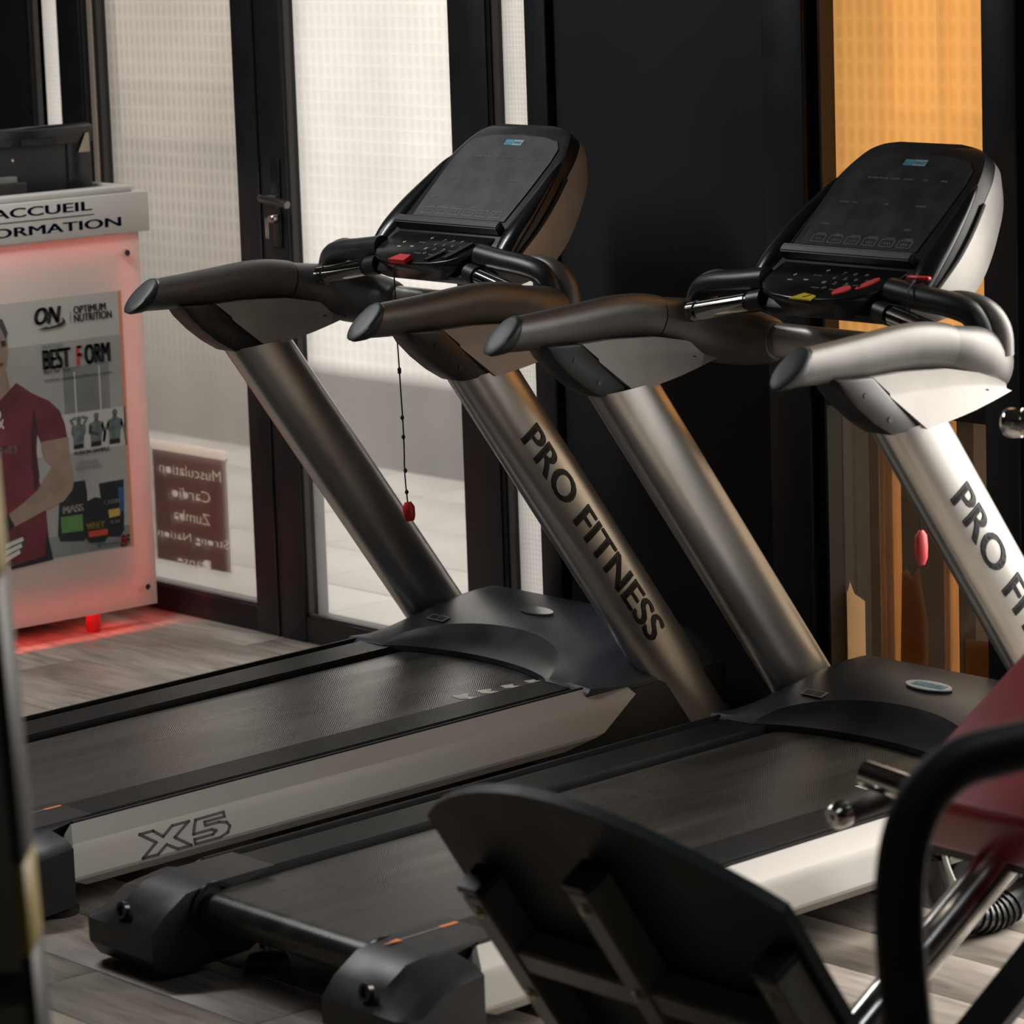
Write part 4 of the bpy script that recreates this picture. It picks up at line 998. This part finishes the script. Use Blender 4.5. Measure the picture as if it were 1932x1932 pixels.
# red pad
c0 = ray_to(1680, 1497, 'x', 1.06)          # upper lower-left corner of the pad
PWD, PTH, PLN = .44, .115, .95
bm = bmesh.new()
vs = [bm.verts.new(c0+ux*x+ID*l+IN*n) for x in (0, PWD) for l in (0, PLN) for n in (-PTH, 0)]
for f in ((0, 1, 3, 2), (4, 6, 7, 5), (0, 4, 5, 1), (2, 3, 7, 6), (0, 2, 6, 4), (1, 5, 7, 3)): bm.faces.new([vs[i] for i in f])
bmesh.ops.recalc_face_normals(bm, faces=bm.faces); bmesh.ops.bevel(bm, geom=list(bm.edges), offset=.020, segments=4, affect='EDGES', profile=.5)
pad = hs(from_bm('back_pad', bm, 'red_vinyl', None, 60))
bm = bmesh.new(); vs = [bm.verts.new(c0+ux*x+ID*l+IN*n) for x in (.02, PWD-.02) for l in (.01, PLN-.02) for n in (-PTH-.02, -PTH+.001)]
for f in ((0, 1, 3, 2), (4, 6, 7, 5), (0, 4, 5, 1), (2, 3, 7, 6), (0, 2, 6, 4), (1, 5, 7, 3)): bm.faces.new([vs[i] for i in f])
hs(from_bm('pad_board', bm, 'board_black', None))
# chrome guide rods under the pad
def rod_hs(name, a, b, r, mat): return hs(rod(name, a, b, r, mat, None, 24))
XR = 1.22
pA = ray_to(1885, 1625, 'x', XR); pB = ray_to(1640, 1925, 'x', XR); dR = (pB-pA).normalized()
for dx in (0, .46):
    e = Vector((dx, 0, 0)); L = (.05-pA.z)/dR.z
    rod_hs('guide_rod', pA-dR*.75+e, pA+dR*(L)+e, .034, 'chrome_worn')
# black slanted frame rail beside the rods
fA = ray_to(1935, 1835, 'x', 1.52); 
q0 = fA-dR*.9; q1 = fA+dR*((.03-fA.z)/dR.z)
hs(sweep('frame_rail', [tuple(q0)+(.030, .045), tuple(q1)+(.030, .045)], 'black_steel', None, 4))
# floor skids and rear uprights carry the rods
hs(box('floor_skid', (1.00, q1.y-.06, 0), (1.80, q1.y+.02, .05), 'black_steel', None, .005))
top = pA-dR*.70
for x in (1.19, 1.70): hs(box('rear_upright', (x, top.y-.03, 0), (x+.06, top.y+.03, top.z), 'black_steel', None, .005))
hs(box('floor_skid', (1.25, q1.y-.02, 0), (1.31, top.y+.03, .05), 'black_steel', None, .005)); hs(box('floor_skid', (1.60, q1.y-.02, 0), (1.66, top.y+.03, .05), 'black_steel', None, .005))
# board carriers down to the skid
for x in (TL.x+.12, TR.x-.16): hs(box('board_carrier', (x, bl.y-.03, 0), (x+.05, bl.y+.03, max(bl.z+.06, .08)), 'black_steel', None, .004))
hs(box('floor_skid', (TL.x+.12, bl.y-.03, 0), (TR.x-.11, bl.y+.03, .05), 'black_steel', None, .005)); hs(box('floor_skid', (1.25, min(bl.y, q1.y), 0), (1.31, max(bl.y, q1.y)+.02, .048), 'black_steel', None, .005))
# hand grip with chrome knob, and chrome cross tube
gA = pix(1578, 1540, 5.85); gB = ray_to(1712, 1483, 'x', gA.x+.005)
dg = (gB-gA).normalized()
hs(rod('hand_grip', gA+dg*.018, gB+dg*.12, .0195, 'rubber', None, 20))
hs(lathe('grip_knob', [(.006, -.004), (.006, .0), (.016, .001), (.021, .008), (.0225, .016), (.0225, .030), (.020, .032)], 'chrome_worn', None, gA-dg*.012, dg, 24))
hs(lathe('grip_ring', [(.021, 0), (.021, .008)], 'chrome', None, gB-dg*.012, dg, 20))
cA = ray_to(1636, 1460, 'x', gA.x+.01); cB = cA+Vector((.13, -.005, -.010))
hs(rod('cross_handle', cA, cB, .0225, 'chrome', None, 24))
# weight peg further up
kA = pix(1912, 797, 6.25)
hs(rod('weight_peg', kA+Vector((.004, .003, 0)), kA+Vector((.40, .24, 0)), .0235, 'chrome_worn', None, 20))
hs(lathe('peg_knob', [(.010, -.006), (.020, -.002), (.0245, .006), (.0255, .018), (.0245, .030)], 'chrome', None, kA-Vector((.012, .008, 0)), Vector((.86, .5, 0)), 24))
hs(box('peg_post', (kA.x+.36, kA.y+.19, 0), (kA.x+.42, kA.y+.25, kA.z+.08), 'black_steel', None, .005))

# ---- curved black tube frame standing in front
BF = empty('tube_frame', (2.3, -1.6, 0)); tag(BF, 'thick matt black tube frame curving over in front of the red pad', 'frame')
dB = 4.25
pp_ = [pix(u, v, dB) for u, v in ((1715, 1990), (1704, 1850), (1697, 1740), (1700, 1640), (1716, 1560), (1752, 1490), (1810, 1440), (1880, 1418), (1960, 1400), (2080, 1372))]
d0 = pp_[0]; base = [Vector((d0.x+.012, d0.y+.010, .02)), Vector((d0.x+.008, d0.y+.006, .30))]
end = pp_[-1]
tail = [Vector((end.x+.14, end.y+.16, end.z+.01)), Vector((end.x+.20, end.y+.23, end.z-.08)), Vector((end.x+.22, end.y+.25, end.z-.3)), Vector((end.x+.22, end.y+.25, .02))]
o = tube('bent_tube', [tuple(p) for p in base+pp_+tail], 0.0295, 'black_soft', None, 20, 5, ref=(.76, -.64, 0)); o.location = -Vector((2.3, -1.6, 0)); o.parent = BF
for p in (base[0], tail[-1]):
    o = lathe('foot_cap', [(.033, 0), (.034, .03), (.028, .045)], 'rubber', BF, (p.x-2.3, p.y+1.6, 0))

# ---- grey upright with hazard tape on the left
UP = empty('hazard_upright'); tag(UP, 'grey steel upright with black and yellow hazard taped edge', 'upright')
pe = pix(109, 1800, 4.0); UP.location = (pe.x, pe.y, 0)
wv_ = Vector((-rt.x, -rt.y, 0)).normalized(); dv_ = Vector((fw.x, fw.y, 0)).normalized()
def ubox(name, a0, a1, b0, b1, z0, z1, mat):
    bm = bmesh.new(); vs = []
    for a in (a0, a1):
        for b_ in (b0, b1):
            for z in (z0, z1): vs.append(bm.verts.new(wv_*a+dv_*b_+Vector((0, 0, z))))
    for f in ((0, 1, 3, 2), (4, 6, 7, 5), (0, 4, 5, 1), (2, 3, 7, 6), (0, 2, 6, 4), (1, 5, 7, 3)): bm.faces.new([vs[i] for i in f])
    bmesh.ops.recalc_face_normals(bm, faces=bm.faces); bmesh.ops.bevel(bm, geom=list(bm.edges), offset=.002, segments=1, affect='EDGES')
    return from_bm(name, bm, mat, UP, 50)
ubox('column', .010, .16, 0, .10, 0, 1.62, 'panel_grey')
def zpix(v): return ray_to(60, v, 'x', pe.x).z
zs = [zpix(v) for v in (1932, 1810, 1640, 1095, 880, 700, 500)]
zs = [zpix(2180), zpix(1815), zpix(1640), zpix(1095), zpix(870), zpix(600)]
for i in range(len(zs)-1):
    ubox('edge_tape', -.001, .0105, -.001, .10, zs[i]+.0005, zs[i+1]-.0005, ('tape_black', 'tape_yellow')[i % 2])
ubox('edge_tape', -.001, .0105, -.001, .10, .0, zs[0]-.0005, 'tape_yellow')
ubox('cross_band', .0115, .161, -.002, .0, zpix(1905), zpix(1845), 'tape_black')
UP.rotation_mode = 'QUATERNION'; UP.rotation_quaternion = Matrix.Rotation(R(-2.0), 3, dv_).to_quaternion()
ubox('foot', -.02, .19, -.03, .13, 0, .012, 'black_steel')

# ---- ribbed hose loop and white cable on the floor by the treadmill
def fl_(u, v, x=.60): p = ray_to(u, v, 'x', x); p.z = max(p.z, .032); return p
HL = empty('ribbed_handle_loop', (.60, .38, 0)); tag(HL, 'black ribbed plastic handle loop standing on the floor beside the treadmill', 'handle')
lp_ = [fl_(u, v, .60) for u, v in ((1765, 1560), (1762, 1625), (1778, 1690), (1815, 1722), (1860, 1728), (1900, 1710), (1940, 1672), (1958, 1620), (1950, 1560))]
o = tube('loop', [tuple(p-HL.location) for p in lp_], .030, 'black_gloss', HL, 16, 8)
cp_ = crom([tuple(p-HL.location) for p in lp_], 30)
for k in range(8):
    i = 120+k*8-24; a = Vector(cp_[i]); d = (Vector(cp_[i+1])-Vector(cp_[i-1])).normalized()
    lathe('rib', [(.029, -.003), (.034, -.0015), (.034, .0015), (.029, .003)], 'black_gloss', HL, a, d, 18)
wc = [fl_(u, v, .66) for u, v in ((1779, 1585), (1780, 1606), (1786, 1630), (1796, 1655), (1812, 1690))]
WC = tube('white_cable', [tuple(p) for p in wc], .0045, 'cable_white', None, 8, 6); tag(WC, 'short white cable hanging under the red padded machine', 'cable')
